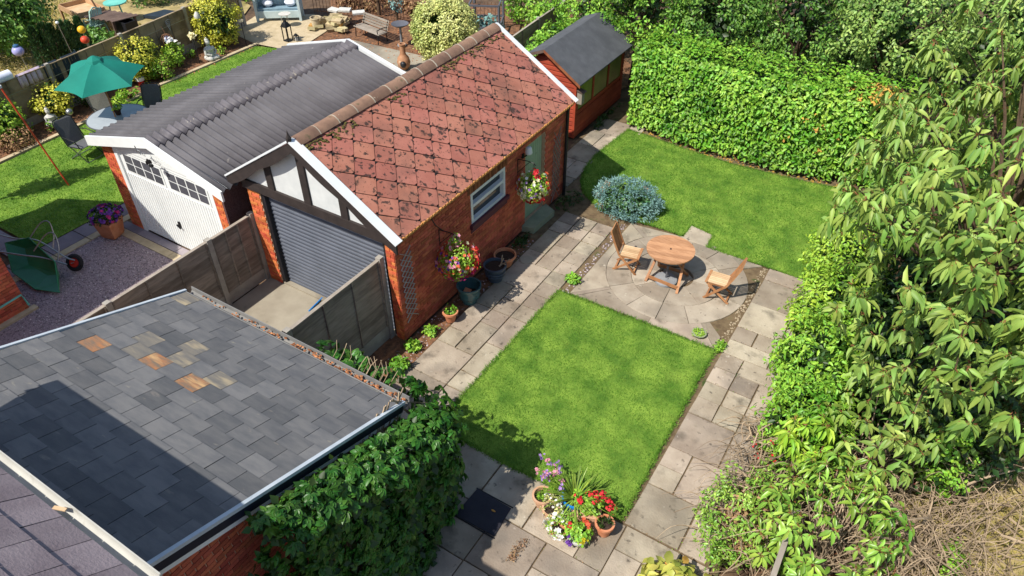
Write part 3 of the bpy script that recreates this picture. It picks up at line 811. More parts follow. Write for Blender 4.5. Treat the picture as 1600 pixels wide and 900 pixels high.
# roller door in its dark frame
rd = MB().span((-3.40, .125, 0), (-.20, .14, 2.37)).build('roller_door', 'roller_line', rg)
n = 24
for i in range(n):
    z0, z1 = i * 2.36 / n, (i + 1) * 2.36 / n - .012
    MB().prism([(-3.32, .125, z0), (-3.32, .108, z0 + .02), (-3.32, .104, (z0 + z1) / 2), (-3.32, .108, z1 - .02), (-3.32, .125, z1)], (3.05, 0, 0)).build('door_slat', 'roller_grey', rd)
for x0, x1 in ((-3.40, -3.31), (-.275, -.20)): MB().span((x0, .02, 0), (x1, .123, 2.365)).build('door_guide', 'black_plastic', rd)
MB().span((-1.84, .085, .22), (-1.72, .104, .28)).build('door_handle', 'black_metal', rd)
MB().span((-3.38, .0, -.011), (-.22, .30, .03)).build('threshold', 'concrete', rg)
# garden-side window
wn = MB().span((-.10, 2.42, 1.40), (-.085, 3.68, 2.10)).build('window', 'glass_dark', rg)
b = MB()
for (ya, yb, za, zb) in ((2.40, 2.47, 1.39, 2.115), (3.63, 3.70, 1.39, 2.115), (2.47, 3.63, 1.39, 1.455), (2.47, 3.63, 2.05, 2.115), (2.47, 3.63, 1.76, 1.83)): b.span((-.11, ya, za), (.012, yb, zb))
b.build('window_frame', 'white_upvc', wn)
b = MB(); b.span((-.06, 2.34, 1.29), (.075, 3.78, 1.385)); b.span((-.02, 2.36, 1.17), (.022, 3.76, 1.289)); b.build('window_sill', 'sill_maroon', wn)
for k in range(22):
    y = 2.30 + k * .068
    MB().span((-.0115, y, 2.125), (.014 + .006 * (k % 2), y + .055, 2.46)).build('soffit_board', 'timber_soffit', rg)
# garden door, step, downpipe, eave trim
dr = MB().span((-.13, 4.56, .12), (-.10, 5.44, 2.13)).build('door', 'pale_green_paint', rg)
for k in range(9): MB().span((-.0995, 4.565 + k * .098, .14), (-.088, 4.565 + k * .098 + .088, 2.12)).build('door_board', 'pale_green_paint', dr)
MB().lathe([(.0, 0), (.02, 0), (.028, .03), (.0, .05)], 8, (-.075, 4.68, 1.05)).build('door_handle', 'black_metal', dr)
b = MB(); b.prism([(-.012, 4.42, -.02), (.30, 4.48, -.02), (.34, 5.40, -.02), (-.012, 5.56, -.02)], (0, 0, .16)); b.build('door_step', 'green_step', rg)
b = MB(); b.tube([(.10, 6.36, 2.46), (.075, 6.36, 2.30), (.07, 6.36, -.02)], .042, 10); b.build('downpipe', 'black_plastic', rg, True)
b = MB(); e0 = rp(0, 2.555, -.03)
b.beam((e0.x, -.10, e0.z), (e0.x, 6.42, e0.z), .05, .06)
for k in range(64): b.box((e0.x + .028, -.06 + k * .101, e0.z + .02), (.04, .05 + .02 * rnd.random(), .035))
b.build('eave_trim', 'eave_orange', rg)
b = MB(); b.span((-.012, .0, 2.44), (.17, 6.40, 2.465)); b.build('eave_board', 'timber_soffit', rg)

# ================================================================== GREY CORRUGATED GARAGE
gg = thing('grey_garage', 'garage with dark grey corrugated roof and white up-and-over door', 'garage', (-6.1, 2.6, 0))
YF, YB = -.3, 5.62
b = MB(); b.span((-8.15, YF, 0), (-7.66, YF + .2, 2.28)); b.span((-4.52, YF, 0), (-4.262, YF + .2, 2.28)); b.span((-8.15, YF + .2, 0), (-7.95, YB - .1, 2.3)); b.span((-7.95, YB - .3, 0), (-4.4, YB - .1, 2.3))
b.build('wall', 'mortar', gg)
b = MB(); b.span((-4.40, YF + .2, 0), (-4.21, YB - .1, 2.3)); b.span((-4.26, YF - .012, 0), (-4.205, YF + .2, 2.3)); b.build('side_wall', 'pebble_dash', gg)
brick_wall(gg, (-8.15, YF - .004, 0), (1, 0, 0), .49, 2.28, 60, 'brick_pale', out=(0, -1, 0))
brick_wall(gg, (-4.52, YF - .004, 0), (1, 0, 0), .26, 2.28, 30, 'brick_pale', out=(0, -1, 0))
def corr(name, xa, za, xb, zb, y0, y1, amp, m, parent, pitch=.176, up=0.0):
    ys = np.arange(y0, y1 + .001, pitch / 8); prof = amp * np.cos(2 * PI * ys / pitch)
    d = np.array([xb - xa, 0, zb - za]); n_ = np.array([-d[2], 0, d[0]]); n_ = n_ / np.linalg.norm(n_); n_ *= np.sign(n_[2])
    A = np.array([xa, 0, za]) + n_ * (prof + up)[:, None] + np.c_[np.zeros_like(ys), ys, np.zeros_like(ys)]
    B = np.array([xb, 0, zb]) + n_ * (prof + up)[:, None] + np.c_[np.zeros_like(ys), ys, np.zeros_like(ys)]
    k = len(ys); V = np.vstack([A, B, A - n_ * .012, B - n_ * .012]); i = np.arange(k - 1)
    F = np.c_[i, i + 1, k + i + 1, k + i]; F2 = np.c_[2 * k + i, 3 * k + i, 3 * k + i + 1, 2 * k + i + 1]; F3 = np.c_[k + i, k + i + 1, 3 * k + i + 1, 3 * k + i]; F4 = np.c_[i, 2 * k + i, 2 * k + i + 1, i + 1]
    return link(name, npmesh(name, V, [np.vstack([F, F2, F3, F4])], m, True), parent)
RX, RZ = -6.05, 2.95
for (xe, ze) in ((-8.33, 2.36), (-3.93, 2.385)):
    n = 5; y = YF - .13
    for k in range(n):
        wdt = 1.188
        corr('roof_sheet', RX, RZ, xe, ze + .004 * (k % 2), y, min(y + wdt + .066, YB + .03), .046, 'grey_sheet', gg, up=.004 * k)
        y += wdt
    if xe < RX: continue
    d = (xe - RX); fx = RX + d * .17; fz = RZ + (ze - RZ) * .17
    corr('ridge_capping', RX, RZ + .02, fx, fz + .022, YF - .13, YB + .03, .046, 'grey_cap', gg)
b = MB(); b.beam((-8.35, YF - .1, 2.30), (-8.35, YB, 2.30), .05, .10); b.build('eave_gutter', 'black_plastic', gg)
def vboard(y, t, dpt, off, m, name):
    for (xe, ze) in ((-8.36, 2.355), (-3.95, 2.37)):
        b = MB(); p = [(RX, y, RZ + off), (xe, y, ze + off), (xe, y, ze + off - dpt), (RX, y, RZ + off - dpt)]
        b.prism(p if xe < RX else p[::-1], (0, t, 0)); b.build(name, m, gg)
vboard(YF - .18, .045, .23, .02, 'white_paint', 'bargeboard')
vboard(YB + .02, .10, .17, .045, 'white_upvc', 'verge_flashing')
b = MB(); b.prism([(-8.15, YF - .03, 2.28), (-4.21, YF - .03, 2.28), (-3.98, YF - .03, 2.37), (RX, YF - .03, RZ - .05), (-8.30, YF - .03, 2.34)], (0, .05, 0)); b.build('gable_panel', 'white_paint', gg)
for k in range(4):
    z = 2.29 + k * .15; hw = 2.05 * (RZ - .12 - z) / (RZ - 2.3)
    MB().span((RX - hw, YF - .042, z), (RX + hw * .9, YF - .031, z + .142)).build('gable_board', 'white_paint', gg)
ud = MB().span((-7.62, YF + .02, .02), (-4.55, YF + .05, 2.25)).build('garage_door', 'white_paint', gg)
b = MB(); b.span((-7.70, YF - .02, 0), (-7.58, YF + .06, 2.27)); b.span((-4.60, YF - .02, 0), (-4.50, YF + .06, 2.27)); b.span((-7.58, YF - .02, 2.20), (-4.60, YF + .06, 2.279)); b.build('door_frame', 'white_paint', ud)
for k in range(34):
    x = -7.54 + k * .0855
    MB().prism([(x, YF + .021, .05), (x + .012, YF + .004, .05), (x + .055, YF + .004, .05), (x + .067, YF + .021, .05)], (0, 0, 1.58)).build('door_rib', 'white_paint', ud)
for (xa, xb) in ((-7.42, -6.16), (-5.97, -4.72)):
    wd = MB().span((xa - .03, YF + .004, 1.68), (xb + .03, YF + .021, 2.16)).build('door_window', 'white_paint', ud)
    pw, ph = (xb - xa) / 4, .215
    for i in range(4):
        for j in range(2):
            MB().span((xa + i * pw + .02, YF - .001, 1.71 + j * ph + .012), (xa + (i + 1) * pw - .02, YF + .006, 1.71 + (j + 1) * ph - .012)).build('pane', 'glass_grey', ud)
b = MB(); b.box((-6.12, YF - .01, .72), (.05, .03, .15)); b.box((-6.12, YF - .04, .68), (.13, .03, .03), Matrix.Rotation(.6, 3, 'Y')); b.build('door_handle', 'black_metal', ud)
# wall ornaments on the white gable
b = MB()
for (dx, dz, rx_, rz_) in ((0, 0, .05, .07), (.08, .02, .05, .055), (.03, -.09, .045, .05), (-.06, -.05, .04, .05), (.11, -.06, .035, .04)): b.blob((-6.06 + dx, YF - .225, 2.46 + dz), (rx_, .02, rz_), 8, 5)
tag(b.build('wall_ornament', 'black_metal'), 'small dark leafy ornament fixed to the white gable', 'ornament')
b = MB()
for k in range(9):
    a = k * .7; b.tube([(-6.35 + .03 * k, YF - .235, 2.66), (-6.37 + .035 * k + .08 * math.cos(a), YF - .26, 2.70 + .08 * math.sin(a)), (-6.32 + .03 * k, YF - .235, 2.60 + .03 * math.sin(2 * a))], .005, 4)
tag(b.build('wire_ornament', 'galv'), 'thin wire figure hanging on the white bargeboard above the dark ornament', 'ornament')

# ================================================================== SLATE-ROOFED GARAGE
sg = thing('slate_garage', 'outbuilding with a sloping slate roof overgrown by creeper', 'outbuilding', (.2, -4.9, 0))
SX0, SX1 = -2.06, 2.47
ES = Vector((0, -1, .338)).normalized(); NS = Vector((0, .338, 1)).normalized(); OS = Vector((0, -2.84, 2.37))
def sp(x, v, n=0.0): return OS + Vector((x, 0, 0)) + ES * v + NS * n
b = MB(); q = [sp(SX0, -.02, -.01), sp(SX1, -.02, -.01), sp(SX1, 4.6, -.01), sp(SX0, 4.6, -.01)]; b.prism(q, NS * -.05); b.build('roof_underlay', 'underlay', sg)
SWD, SGA = .378, .2905
sb = MB(); n0, n1 = .008, .020
sb.add([(-SWD / 2 + .004, -.02, n1), (SWD / 2 - .004, -.02, n1), (SWD / 2 - .004, SGA + .05, n0), (-SWD / 2 + .004, SGA + .05, n0), (-SWD / 2 + .004, -.02, n1 - .010), (SWD / 2 - .004, -.02, n1 - .010)],
       [(0, 1, 2, 3), (4, 5, 1, 0), (4, 0, 3), (5, 2, 1)])
sme = {m: None for m in ('slate', 'slate_rust', 'slate_buff')}
for m in sme:
    c = MB(); c.v, c.f = list(sb.v), list(sb.f); sme[m] = c.mesh('slate', m)
RS = Matrix((Vector((1, 0, 0)), ES, NS)).transposed().to_4x4()
special = {(-1.32, 1.96): 'slate_rust', (-.71, 1.67): 'slate_rust', (.11, 1.68): 'slate_rust', (-.3, 1.4): 'slate_buff', (-1.0, 1.4): 'slate_buff', (-1.0, 1.67): 'slate_buff', (-.5, 1.1): 'slate_buff', (-1.8, .2): 'slate_buff', (.4, 1.4): 'slate_buff'}
for r_ in range(15):
    off = -.19 if r_ % 2 else 0.0
    for c in range(-1, 13):
        x = SX0 + SWD * (c + .5) + off + (.03 if r_ % 3 == 0 else 0)
        xa, xb = max(x - SWD / 2, SX0), min(x + SWD / 2, SX1)
        if xb - xa < .05: continue
        v = r_ * SGA + .055
        m = 'slate'
        for (qx, qv), mm in special.items():
            if abs(x - qx) < .19 and abs(v + .14 - qv) < .146: m = mm
        M = Matrix.Translation(sp((xa + xb) / 2, v, rnd.uniform(0, .004))) @ RS @ Matrix.Rotation(rnd.gauss(0, .006), 4, 'Z') @ Matrix.Diagonal(((xb - xa) / SWD, 1, 1, 1))
        inst('roof_slate', sme[m], M, sg)
b = MB(); b.beam(sp(SX1 + .02, -.02, .015), sp(SX1 + .02, 4.5, .015), .05, .05, NS); b.build('verge_trim', 'verge_white', sg)
b = MB(); b.beam(sp(SX0 - .02, -.02, .015), sp(SX0 - .02, 4.5, .015), .05, .05, NS); b.build('verge_trim', 'verge_white', sg)
b = MB(); b.beam(sp(SX1 + .01, -.02, -.085), sp(SX1 + .01, 4.5, -.085), .03, .13, NS); b.build('verge_fascia', 'dark_fascia', sg)
b = MB(); b.beam(sp(SX1 - .005, -.02, -.19), sp(SX1 - .005, 4.5, -.19), .03, .08, NS); b.build('verge_fascia_trim', 'white_paint', sg)
gp = [(-.012, .03), (-.012, -.06), (.02, -.085), (.07, -.085), (.105, -.05), (.115, .02), (.130, .02), (.12, -.06), (.08, -.10), (.01, -.10), (-.03, -.07), (-.03, .03)]
b = MB(); b.prism([(SX0 - .03, -2.82 + y, 2.36 + z) for y, z in gp], (SX1 - SX0 + .06, 0, 0)); gt = b.build('gutter', 'gutter_grey', sg)
b = MB()
for k in range(150):
    x = SX0 + (SX1 - SX0) * (rnd.random() ** .45); r_ = rnd.uniform(.010, .024)
    b.blob((x, -2.79 + rnd.uniform(-.02, .05), 2.36 - .015 + rnd.uniform(0, .02)), (r_ * 1.4, r_, r_ * .6), 5, 3, .3, k)
tag(b.build('gutter_debris', 'rust_debris', gt), kind='stuff')
b = MB(); b.span((SX0 + .1, -6.9, 0), (SX1 - .13, -2.98, 2.25))
b.add([(SX1 - .13, -2.98, 2.25), (SX1 - .13, -6.9, 2.25), (SX1 - .13, -6.9, 3.55), (SX0 + .1, -2.98, 2.25), (SX0 + .1, -6.9, 2.25), (SX0 + .1, -6.9, 3.55)], [(0, 1, 2), (3, 5, 4), (0, 2, 5, 3), (1, 4, 5, 2)])
b.build('wall', 'mortar', sg)
brick_wall(sg, (SX1 - .122, -6.9, 0), (0, 1, 0), 3.9, 3.5, 90, out=(1, 0, 0), extra=lambda s, z: z < 2.18 + .338 * (3.9 - s) and s < 2.1)

brick_wall(sg, (SX0 + .1, -2.976, 0), (1, 0, 0), SX1 - SX0 - .24, 2.2, 0, out=(0, 1, 0))
# ================================================================== HOUSE (roof corner below the camera) and neighbour's house
hs = thing('house', 'house with purple-grey tiled roof and pale gutter in the bottom left corner', 'house', (1.2, -9.5, 0))
HX0, HX1, HY, HZ = -1.40, 3.83, -6.94, 5.25
EH = Vector((0, -1, .8)).normalized(); NH = Vector((0, .8, 1)).normalized()
def hp(x, v, n=0.0): return Vector((x, HY, HZ)) + EH * v + NH * n
b = MB(); b.span((HX0 + .2, -13, 0), (HX1 - .05, HY - .30, 5.10)); b.build('wall', 'brick', hs)
b = MB(); b.prism([hp(HX0, 0, -.01), hp(HX1, 0, -.01), hp(HX1, 4.6, -.01), hp(HX0, 4.6, -.01)], NH * -.06)
b.prism([(HX0, HY - 3.59, HZ + 2.86), (HX1, HY - 3.59, HZ + 2.86), (HX1, HY - 7.1, HZ + .1), (HX0, HY - 7.1, HZ + .1)], (0, 0, -.06)); b.build('roof_underlay', 'underlay', hs)
b = MB(); tw, tg = .365, .33
b.add([(-tw / 2 + .005, 0, .026), (tw / 2 - .005, 0, .026), (tw / 2 - .005, tg + .04, .012), (-tw / 2 + .005, tg + .04, .012), (-tw / 2 + .005, 0, .008), (tw / 2 - .005, 0, .008)], [(0, 1, 2, 3), (4, 5, 1, 0), (4, 0, 3), (5, 2, 1)])
hme = b.mesh('roof_tile', 'house_tile'); RH = Matrix((Vector((1, 0, 0)), EH, NH)).transposed().to_4x4()
for r_ in range(14):
    for c in range(15):
        x = HX0 + .02 + tw * (c + .5) + (tw / 2 if r_ % 2 else 0) - .17
        xa, xb = max(x - tw / 2, HX0), min(x + tw / 2, HX1)
        if xb - xa < .06: continue
        inst('roof_tile', hme, Matrix.Translation(hp((xa + xb) / 2, r_ * tg - .02, rnd.uniform(0, .004))) @ RH @ Matrix.Rotation(rnd.gauss(0, .008), 4, 'Z') @ Matrix.Diagonal(((xb - xa) / tw, 1, 1, 1)), hs)
n = 9; half = [(.075 * math.cos(PI + PI * k / n), .075 * math.sin(PI + PI * k / n)) for k in range(n + 1)]
gp = half + [(x * .86, z * .86) for x, z in reversed(half)]
b = MB(); b.prism([(HX0 - .03, HY + .055 + y, HZ - .005 + z) for y, z in gp], (HX1 - HX0 + .04, 0, 0)); gt = b.build('gutter', 'gutter_white', hs, True)
b = MB(); b.span((HX1 + .005, HY - .02, HZ - .085), (HX1 + .012, HY + .13, HZ - .005)); b.build('gutter_end', 'gutter_white', gt)
b = MB(); b.span((HX0, HY - .05, HZ - .16), (HX1, HY - .028, HZ - .02)); b.build('fascia', 'white_paint', hs)
b = MB(); b.box((2.75, HY + .06, HZ + .01), (.11, .03, .01), Matrix.Rotation(.35, 3, 'Z')); tag(b.build('twig_fragment', 'teak_pale'), 'pale brown dead leaf stalk lying across the house gutter', 'leaf')

nb = thing('neighbour_house', 'brick corner of the house next door beside the green wheelbarrow', 'house', (-9.4, -6, 0))
NX0, NX1, NY = -11.5, -7.3, -3.43
b = MB(); b.span((NX0, -9, 0), (NX1 - .012, NY - .012, 4.0))
b.add([(NX0, NY - .012, 4.0), (NX1 - .012, NY - .012, 4.0), (-9.4, NY - .012, 6.03), (NX0, -9, 4.0), (NX1 - .012, -9, 4.0), (-9.4, -9, 6.03)], [(0, 2, 1), (3, 4, 5), (0, 3, 5, 2), (1, 2, 5, 4)]); b.build('wall', 'mortar', nb)
brick_wall(nb, (NX1 - .004, -8.9, 0), (0, 1, 0), 5.47, 3.98, 60, out=(1, 0, 0))
brick_wall(nb, (NX0, NY - .004, 0), (1, 0, 0), NX1 - NX0, 3.98, 0, out=(0, 1, 0))
b = MB()
for sx, xe in ((1, -7.16), (-1, -11.72)):
    b.prism([(-9.4, NY + .0, 6.12), (xe, NY + .0, 4.06), (xe, NY + .0, 4.0), (-9.4, NY + .0, 6.04)], (0, -5.6, 0))
b.build('roof', 'house_tile', nb)
b = MB(); b.span((NX1 - .01, -5.6, -.02), (NX1 + .14, NY + .12, .03)); b.build('plinth', 'pale_edging', nb)
b = MB(); b.tube([(NX1 + .025, -5.6, .40), (NX1 + .025, -4.4, .36), (NX1 + .03, NY - .02, .40), (NX1 + .02, NY + .02, .1)], .022, 6); tag(b.build('garden_hose', 'teal_plastic'), 'green hose running along the bricks of the house next door', 'hose')

# ================================================================== FENCES
def fence(root, posts, ztop, zg, face, m='fence_wood', nb=11, battens=3, postm='concrete_post', post_h=.06, hi=None):
    """lapped-board panels between concrete posts; face = unit normal of the side in view"""
    F = Vector(face)
    bm = box_mesh('board', (1, 1, 1), m)
    for p in posts:
        MB().span((p[0] - .055, p[1] - .055, -.05), (p[0] + .055, p[1] + .055, ztop + post_h)).build('post', postm, root)
    for a, c in zip(posts[:-1], posts[1:]):
        A, C = Vector((a[0], a[1], 0)), Vector((c[0], c[1], 0)); U = (C - A); ln = U.length - .12; U.normalize(); mid = (A + C) / 2
        Fp = U.cross(Vector((0, 0, 1)));  Fp = Fp if Fp.dot(F) > 0 else -Fp
        MB().beam(mid - U * ln / 2 + Vector((0, 0, zg / 2)), mid + U * ln / 2 + Vector((0, 0, zg / 2)), .045, zg).build('gravel_board', postm, root)
        h = (ztop - zg) / nb
        X = U if U.cross(Fp).z > 0 else -U
        for i in range(nb):
            z = zg + h * (i + .5)
            Rm = Matrix((X, Fp, Vector((0, 0, 1)))).transposed().to_4x4() @ Matrix.Rotation(R(5) + rnd.gauss(0, .012), 4, 'X') @ Matrix.Rotation(rnd.gauss(0, .004), 4, 'Y')
            inst('board', bm, Matrix.Translation(mid + Vector((0, 0, z)) + Fp * .006) @ Rm @ Matrix.Diagonal((ln, .012, h * 1.12, 1)), root)
        for k in range(battens + 2):
            t = -ln / 2 + .02 + (ln - .04) * k / (battens + 1)
            p = mid + U * t + Fp * .026
            MB().beam(p + Vector((0, 0, zg + .005)), p + Vector((0, 0, ztop - .005)), .04, .022, up=U).build('batten', m, root)
        MB().beam(mid - U * ln / 2 + Vector((0, 0, ztop + .012)), mid + U * ln / 2 + Vector((0, 0, ztop + .012)), .07, .025).build('capping', 'bench_wood' if m == 'fence_wood' else m, root)
f1 = thing('garden_fence', 'weathered brown lapped fence between the gravel drive and the concrete drive', 'fence', (-3.85, -2, 0))
fence(f1, [(-3.84, -.03), (-3.84, -1.13), (-3.84, -3.34), (-3.84, -5.5)], 1.64, .28, (1, 0, 0), nb=9, battens=2)
f2 = thing('garden_fence', 'weathered grey lapped fence panel joining the corner of the red-roofed garage', 'fence', (-.36, -1.2, 0))
fence(f2, [(-.33, -.06), (-.35, -2.36)], 1.93, .34, (1, 0, 0), nb=10, battens=2, m='fence_wood')
f3 = thing('garden_fence', 'long pale brown fence behind the green parasol and the yellow bushes', 'fence', (-15.4, 4, 0))
fence(f3, [(-14.78, -2.8), (-14.97, -.15), (-15.17, 2.45), (-15.43, 5.08), (-15.72, 7.76), (-15.95, 10.3)], 1.42, .25, (1, 0, 0), nb=8, battens=3, m='fence_wood_pale')
f4 = thing('garden_fence', 'dark fence panel behind the little red shed and the round topiary', 'fence', (-5.2, 13, 0))
fence(f4, [(-5.05, 11.6), (-5.2, 14.0), (-5.3, 16.0)], 1.15, .2, (1, 0, 0), nb=8, battens=1, m='fence_wood')
f5 = thing('boundary_fence', 'greying timber fence half buried in shrubs at the bottom right', 'fence', (7.66, -1.5, 0))
fence(f5, [(7.63, -.95), (7.66, -2.6), (7.70, -4.2)], 1.38, .2, (1, 0, 0), nb=9, battens=2, m='fence_wood', postm='fence_wood')
wl = MB(); wl.tube([(-14.9, -.5, 1.05), (-15.0, 2.4, 1.12), (-15.3, 5.0, 1.15), (-15.5, 7.7, 1.17), (-15.8, 10.3, 1.2)], .006, 4)
tag(wl.build('wire_line', 'galv'), 'thin wire stretched along the pale fence behind the bushes', 'wire')

# ================================================================== SHED
sh = thing('shed', 'small red shiplap shed with black felt roof beside the laurel hedge', 'shed', (-1.85, 10.6, 0))
SXR, SXL, SY0, SY1 = -1.13, -2.95, 9.10, 12.2
SRX, SRZ, SEZ = -2.08, 2.46, 1.74
b = MB(); b.span((SXL, SY0 + .03, -.02), (SXR - .03, SY1, 1.70)); b.prism([(SXL, SY0 + .03, 1.70), (SXR - .03, SY0 + .03, 1.70), (SRX, SY0 + .03, 2.40)], (0, SY1 - SY0 - .03, 0)); b.build('wall', 'shed_red', sh)
ZW0, ZW1 = .72, 1.62
k = 0
while k * .125 < 1.68:
    z = k * .125
    segs = [(SY0, SY1)] if not (z + .12 > ZW0 and z < ZW1) else [(SY0, SY0 + .12), (SY1 - .15, SY1)]
    for a, c in segs:
        MB().prism([(SXR - .03, a, z), (SXR + .012, a, z), (SXR + .004, a, z + .07), (SXR - .012, a, z + .118), (SXR - .03, a, z + .118)], (0, c - a, 0)).build('cladding_board', 'shed_red', sh)
    k += 1
for k in range(19):
    z = k * .125
    xa = SXL; xb = SXR - .03
    if z > 1.62: xb = SRX + (SXR - SRX) * (2.40 - z - .1) / .72; xa = max(SXL, SRX - 1.15 * (2.40 - z - .1) / .72)
    if xb - xa < .15: break
    MB().prism([(xa, SY0 + .03, z), (xa, SY0 - .012, z), (xa, SY0 - .004, z + .07), (xa, SY0 + .012, z + .118), (xa, SY0 + .03, z + .118)], (xb - xa, 0, 0)).build('cladding_board', 'shed_red', sh)
for x, y in ((SXR - .01, SY0),): MB().span((x - .035, y - .02, 0), (x + .03, y + .04, 1.70)).build('corner_trim', 'shed_red', sh)
for sx, xe, ze in ((1, -.93, 1.70), (-1, -2.62, 2.235)):
    b = MB(); p = [(SRX, SY0 - .16, SRZ), (xe, SY0 - .16, ze), (xe, SY0 - .16, ze - .03), (SRX, SY0 - .16, SRZ - .03)]
    b.prism(p if sx < 0 else p[::-1], (0, SY1 - SY0 + .3, 0)); b.build('roof_felt', 'felt', sh)
    b = MB(); p = [(SRX, SY0 - .175, SRZ - .012), (xe, SY0 - .175, ze - .012), (xe, SY0 - .175, ze - .09), (SRX, SY0 - .175, SRZ - .09)]
    b.prism(p if sx < 0 else p[::-1], (0, .02, 0)); b.build('roof_trim', 'timber_soffit' if sx > 0 else 'dark_wood', sh)
for (a, c) in ((9.24, 10.15), (10.21, 11.12), (11.18, 12.05)):
    wn = MB().span((SXR - .04, a, ZW0 + .06), (SXR - .015, c, ZW1 - .0)).build('window', 'glass_green', sh)
    b = MB(); b.span((SXR - .03, a - .03, ZW0), (SXR + .008, c + .03, ZW0 + .06)); b.span((SXR - .03, a - .03, ZW0 + .061), (SXR + .008, a + .012, ZW1)); b.span((SXR - .03, c - .012, ZW0 + .061), (SXR + .008, c + .03, ZW1)); b.build('window_frame', 'shed_red', wn)
bx = thing('nest_box', 'grey nest box with sloping lid on the corner of the red shed', 'nest box', (-1.02, 9.2, 1.1))
b = MB(); b.span((-1.10, 9.12, 1.06), (-.95, 9.28, 1.40)); b.build('box', 'bench_wood', bx)
b = MB(); b.prism([(-1.12, 9.09, 1.44), (-.90, 9.09, 1.39), (-.90, 9.09, 1.41), (-1.12, 9.09, 1.465)], (0, .22, 0)); b.build('lid', 'dark_wood', bx)

# ================================================================== GARDEN TABLE AND CHAIRS
TC = (3.60, 4.66)
tb = thing('garden_table', 'round slatted teak table on folding legs on the patio', 'table', (TC[0], TC[1], 0))
ang = R(16); ux, uy = Vector((math.cos(ang), math.sin(ang), 0)), Vector((-math.sin(ang), math.cos(ang), 0)); RT = .515; n = 9
for k in range(n):
    a, c = -RT + 2 * RT * k / n + .0012, -RT + 2 * RT * (k + 1) / n - .0012
    q = []
    for i in range(7):
        t = a + (c - a) * i / 6; q.append((math.sqrt(max(RT * RT - t * t, 1e-5)), t))
    P = q + [(-x, t) for x, t in reversed(q)]
    MB().prism([Vector((TC[0], TC[1], .70)) + ux * x + uy * t for x, t in P], (0, 0, .028)).build('table_plank', 'teak_top', tb)
b = MB(); b.lathe([(0, 0), (.022, 0), (.022, .004), (0, .004)], 12, (TC[0], TC[1], .7285)); b.build('parasol_hole', 'black_plastic', tb)
FT = [(3.29, 4.23), (4.03, 4.19), (4.0, 4.90), (3.35, 4.87)]
for (fx, fy), tx, ty in zip(FT, (3.36, 3.90, 3.86, 3.40), (4.86, 4.82, 4.36, 4.42)):
    MB().beam((fx, fy, 0), (tx, ty, .698), .055, .028).build('leg', 'teak', tb)
for (p, q, z) in ((FT[0], FT[1], .10), (FT[2], FT[3], .10)):
    d = Vector(q) - Vector(p); MB().beam((p[0] + .03, p[1] + .07 * (1 if q is FT[1] else -1), z), (q[0] - .03 * (1 if q is FT[1] else 1), q[1] + .07 * (1 if q is FT[1] else -1), z), .03, .07).build('stretcher', 'teak', tb)
for y in (4.40, 4.84): MB().span((3.32, y - .02, .655), (3.92, y + .02, .699)).build('top_bearer', 'teak', tb)
pb = thing('parasol_stand', 'round grey parasol base under the teak table', 'parasol base', (3.66, 4.48, 0))
b = MB(); b.lathe([(0, .008), (.25, .008), (.25, .05), (.235, .065), (.06, .08), (.05, .10), (0, .10)], 28, (3.66, 4.48, 0)); b.build('foot', 'stone_base', pb, True)
b = MB(); b.tube([(3.66, 4.48, .09), (3.66, 4.48, .42)], .026, 10); b.build('tube', 'metal_grey', pb, True)

def folding_chair(label, loc, rz):
    t = thing('folding_chair', label, 'chair', loc, rz, 'folding teak chairs at the round table')
    for sy in (-.205, .205):
        b = MB(); pts = [(.22, 0), (.02, .22), (-.19, .45), (-.29, .68), (-.41, 1.0)]
        for (a, c) in zip(pts[:-1], pts[1:]): b.beam((a[0], sy, a[1]), (c[0], sy, c[1]), .024, .045, up=(1, 0, .6))
        b.build('back_leg', 'teak', t, local=True)
        MB().beam((-.30, sy * .86, 0), (.21, sy * .86, .40), .024, .045, up=(-.6, 0, 1)).build('front_leg', 'teak', t, local=True)
        MB().beam((-.19, sy * .86, .405), (.23, sy * .86, .415), .022, .04).build('seat_rail', 'teak', t, local=True)
    for k in range(7): MB().span((-.185, -.175 + k * .0585 - .022, .435), (.20, -.175 + k * .0585 + .022, .450)).build('seat_slat', 'teak_pale', t, local=True)
    MB().span((.202, -.215, .425), (.255, .215, .452)).build('front_rail', 'teak', t, local=True)
    MB().beam((-.218, -.193, .50), (-.218, .193, .50), .05, .022, up=(.3, 0, 1)).build('lower_rail', 'teak', t, local=True)
    MB().beam((-.405, -.193, .97), (-.405, .193, .97), .022, .07, up=(-.36, 0, 1)).build('top_rail', 'teak', t, local=True)
    for k in range(7):
        y = -.156 + k * .052; MB().beam((-.228, y, .515), (-.395, y, .945), .012, .026, up=(0, 1, 0)).build('back_slat', 'teak', t, local=True)
    for (x, z) in ((-.255, .035), (.17, .055)): MB().span((x - .018, -.19, z - .012), (x + .018, .19, z + .012)).build('stretcher', 'teak', t, local=True)
    return t
ch = folding_chair('folding teak chair standing by the blue juniper, its seat turned to the table', (2.76, 4.47, 0), R(10))
dup(ch, (4.76, 4.60, 0), R(184), 'folding teak chair on the lawn side of the table, seen from behind its back')

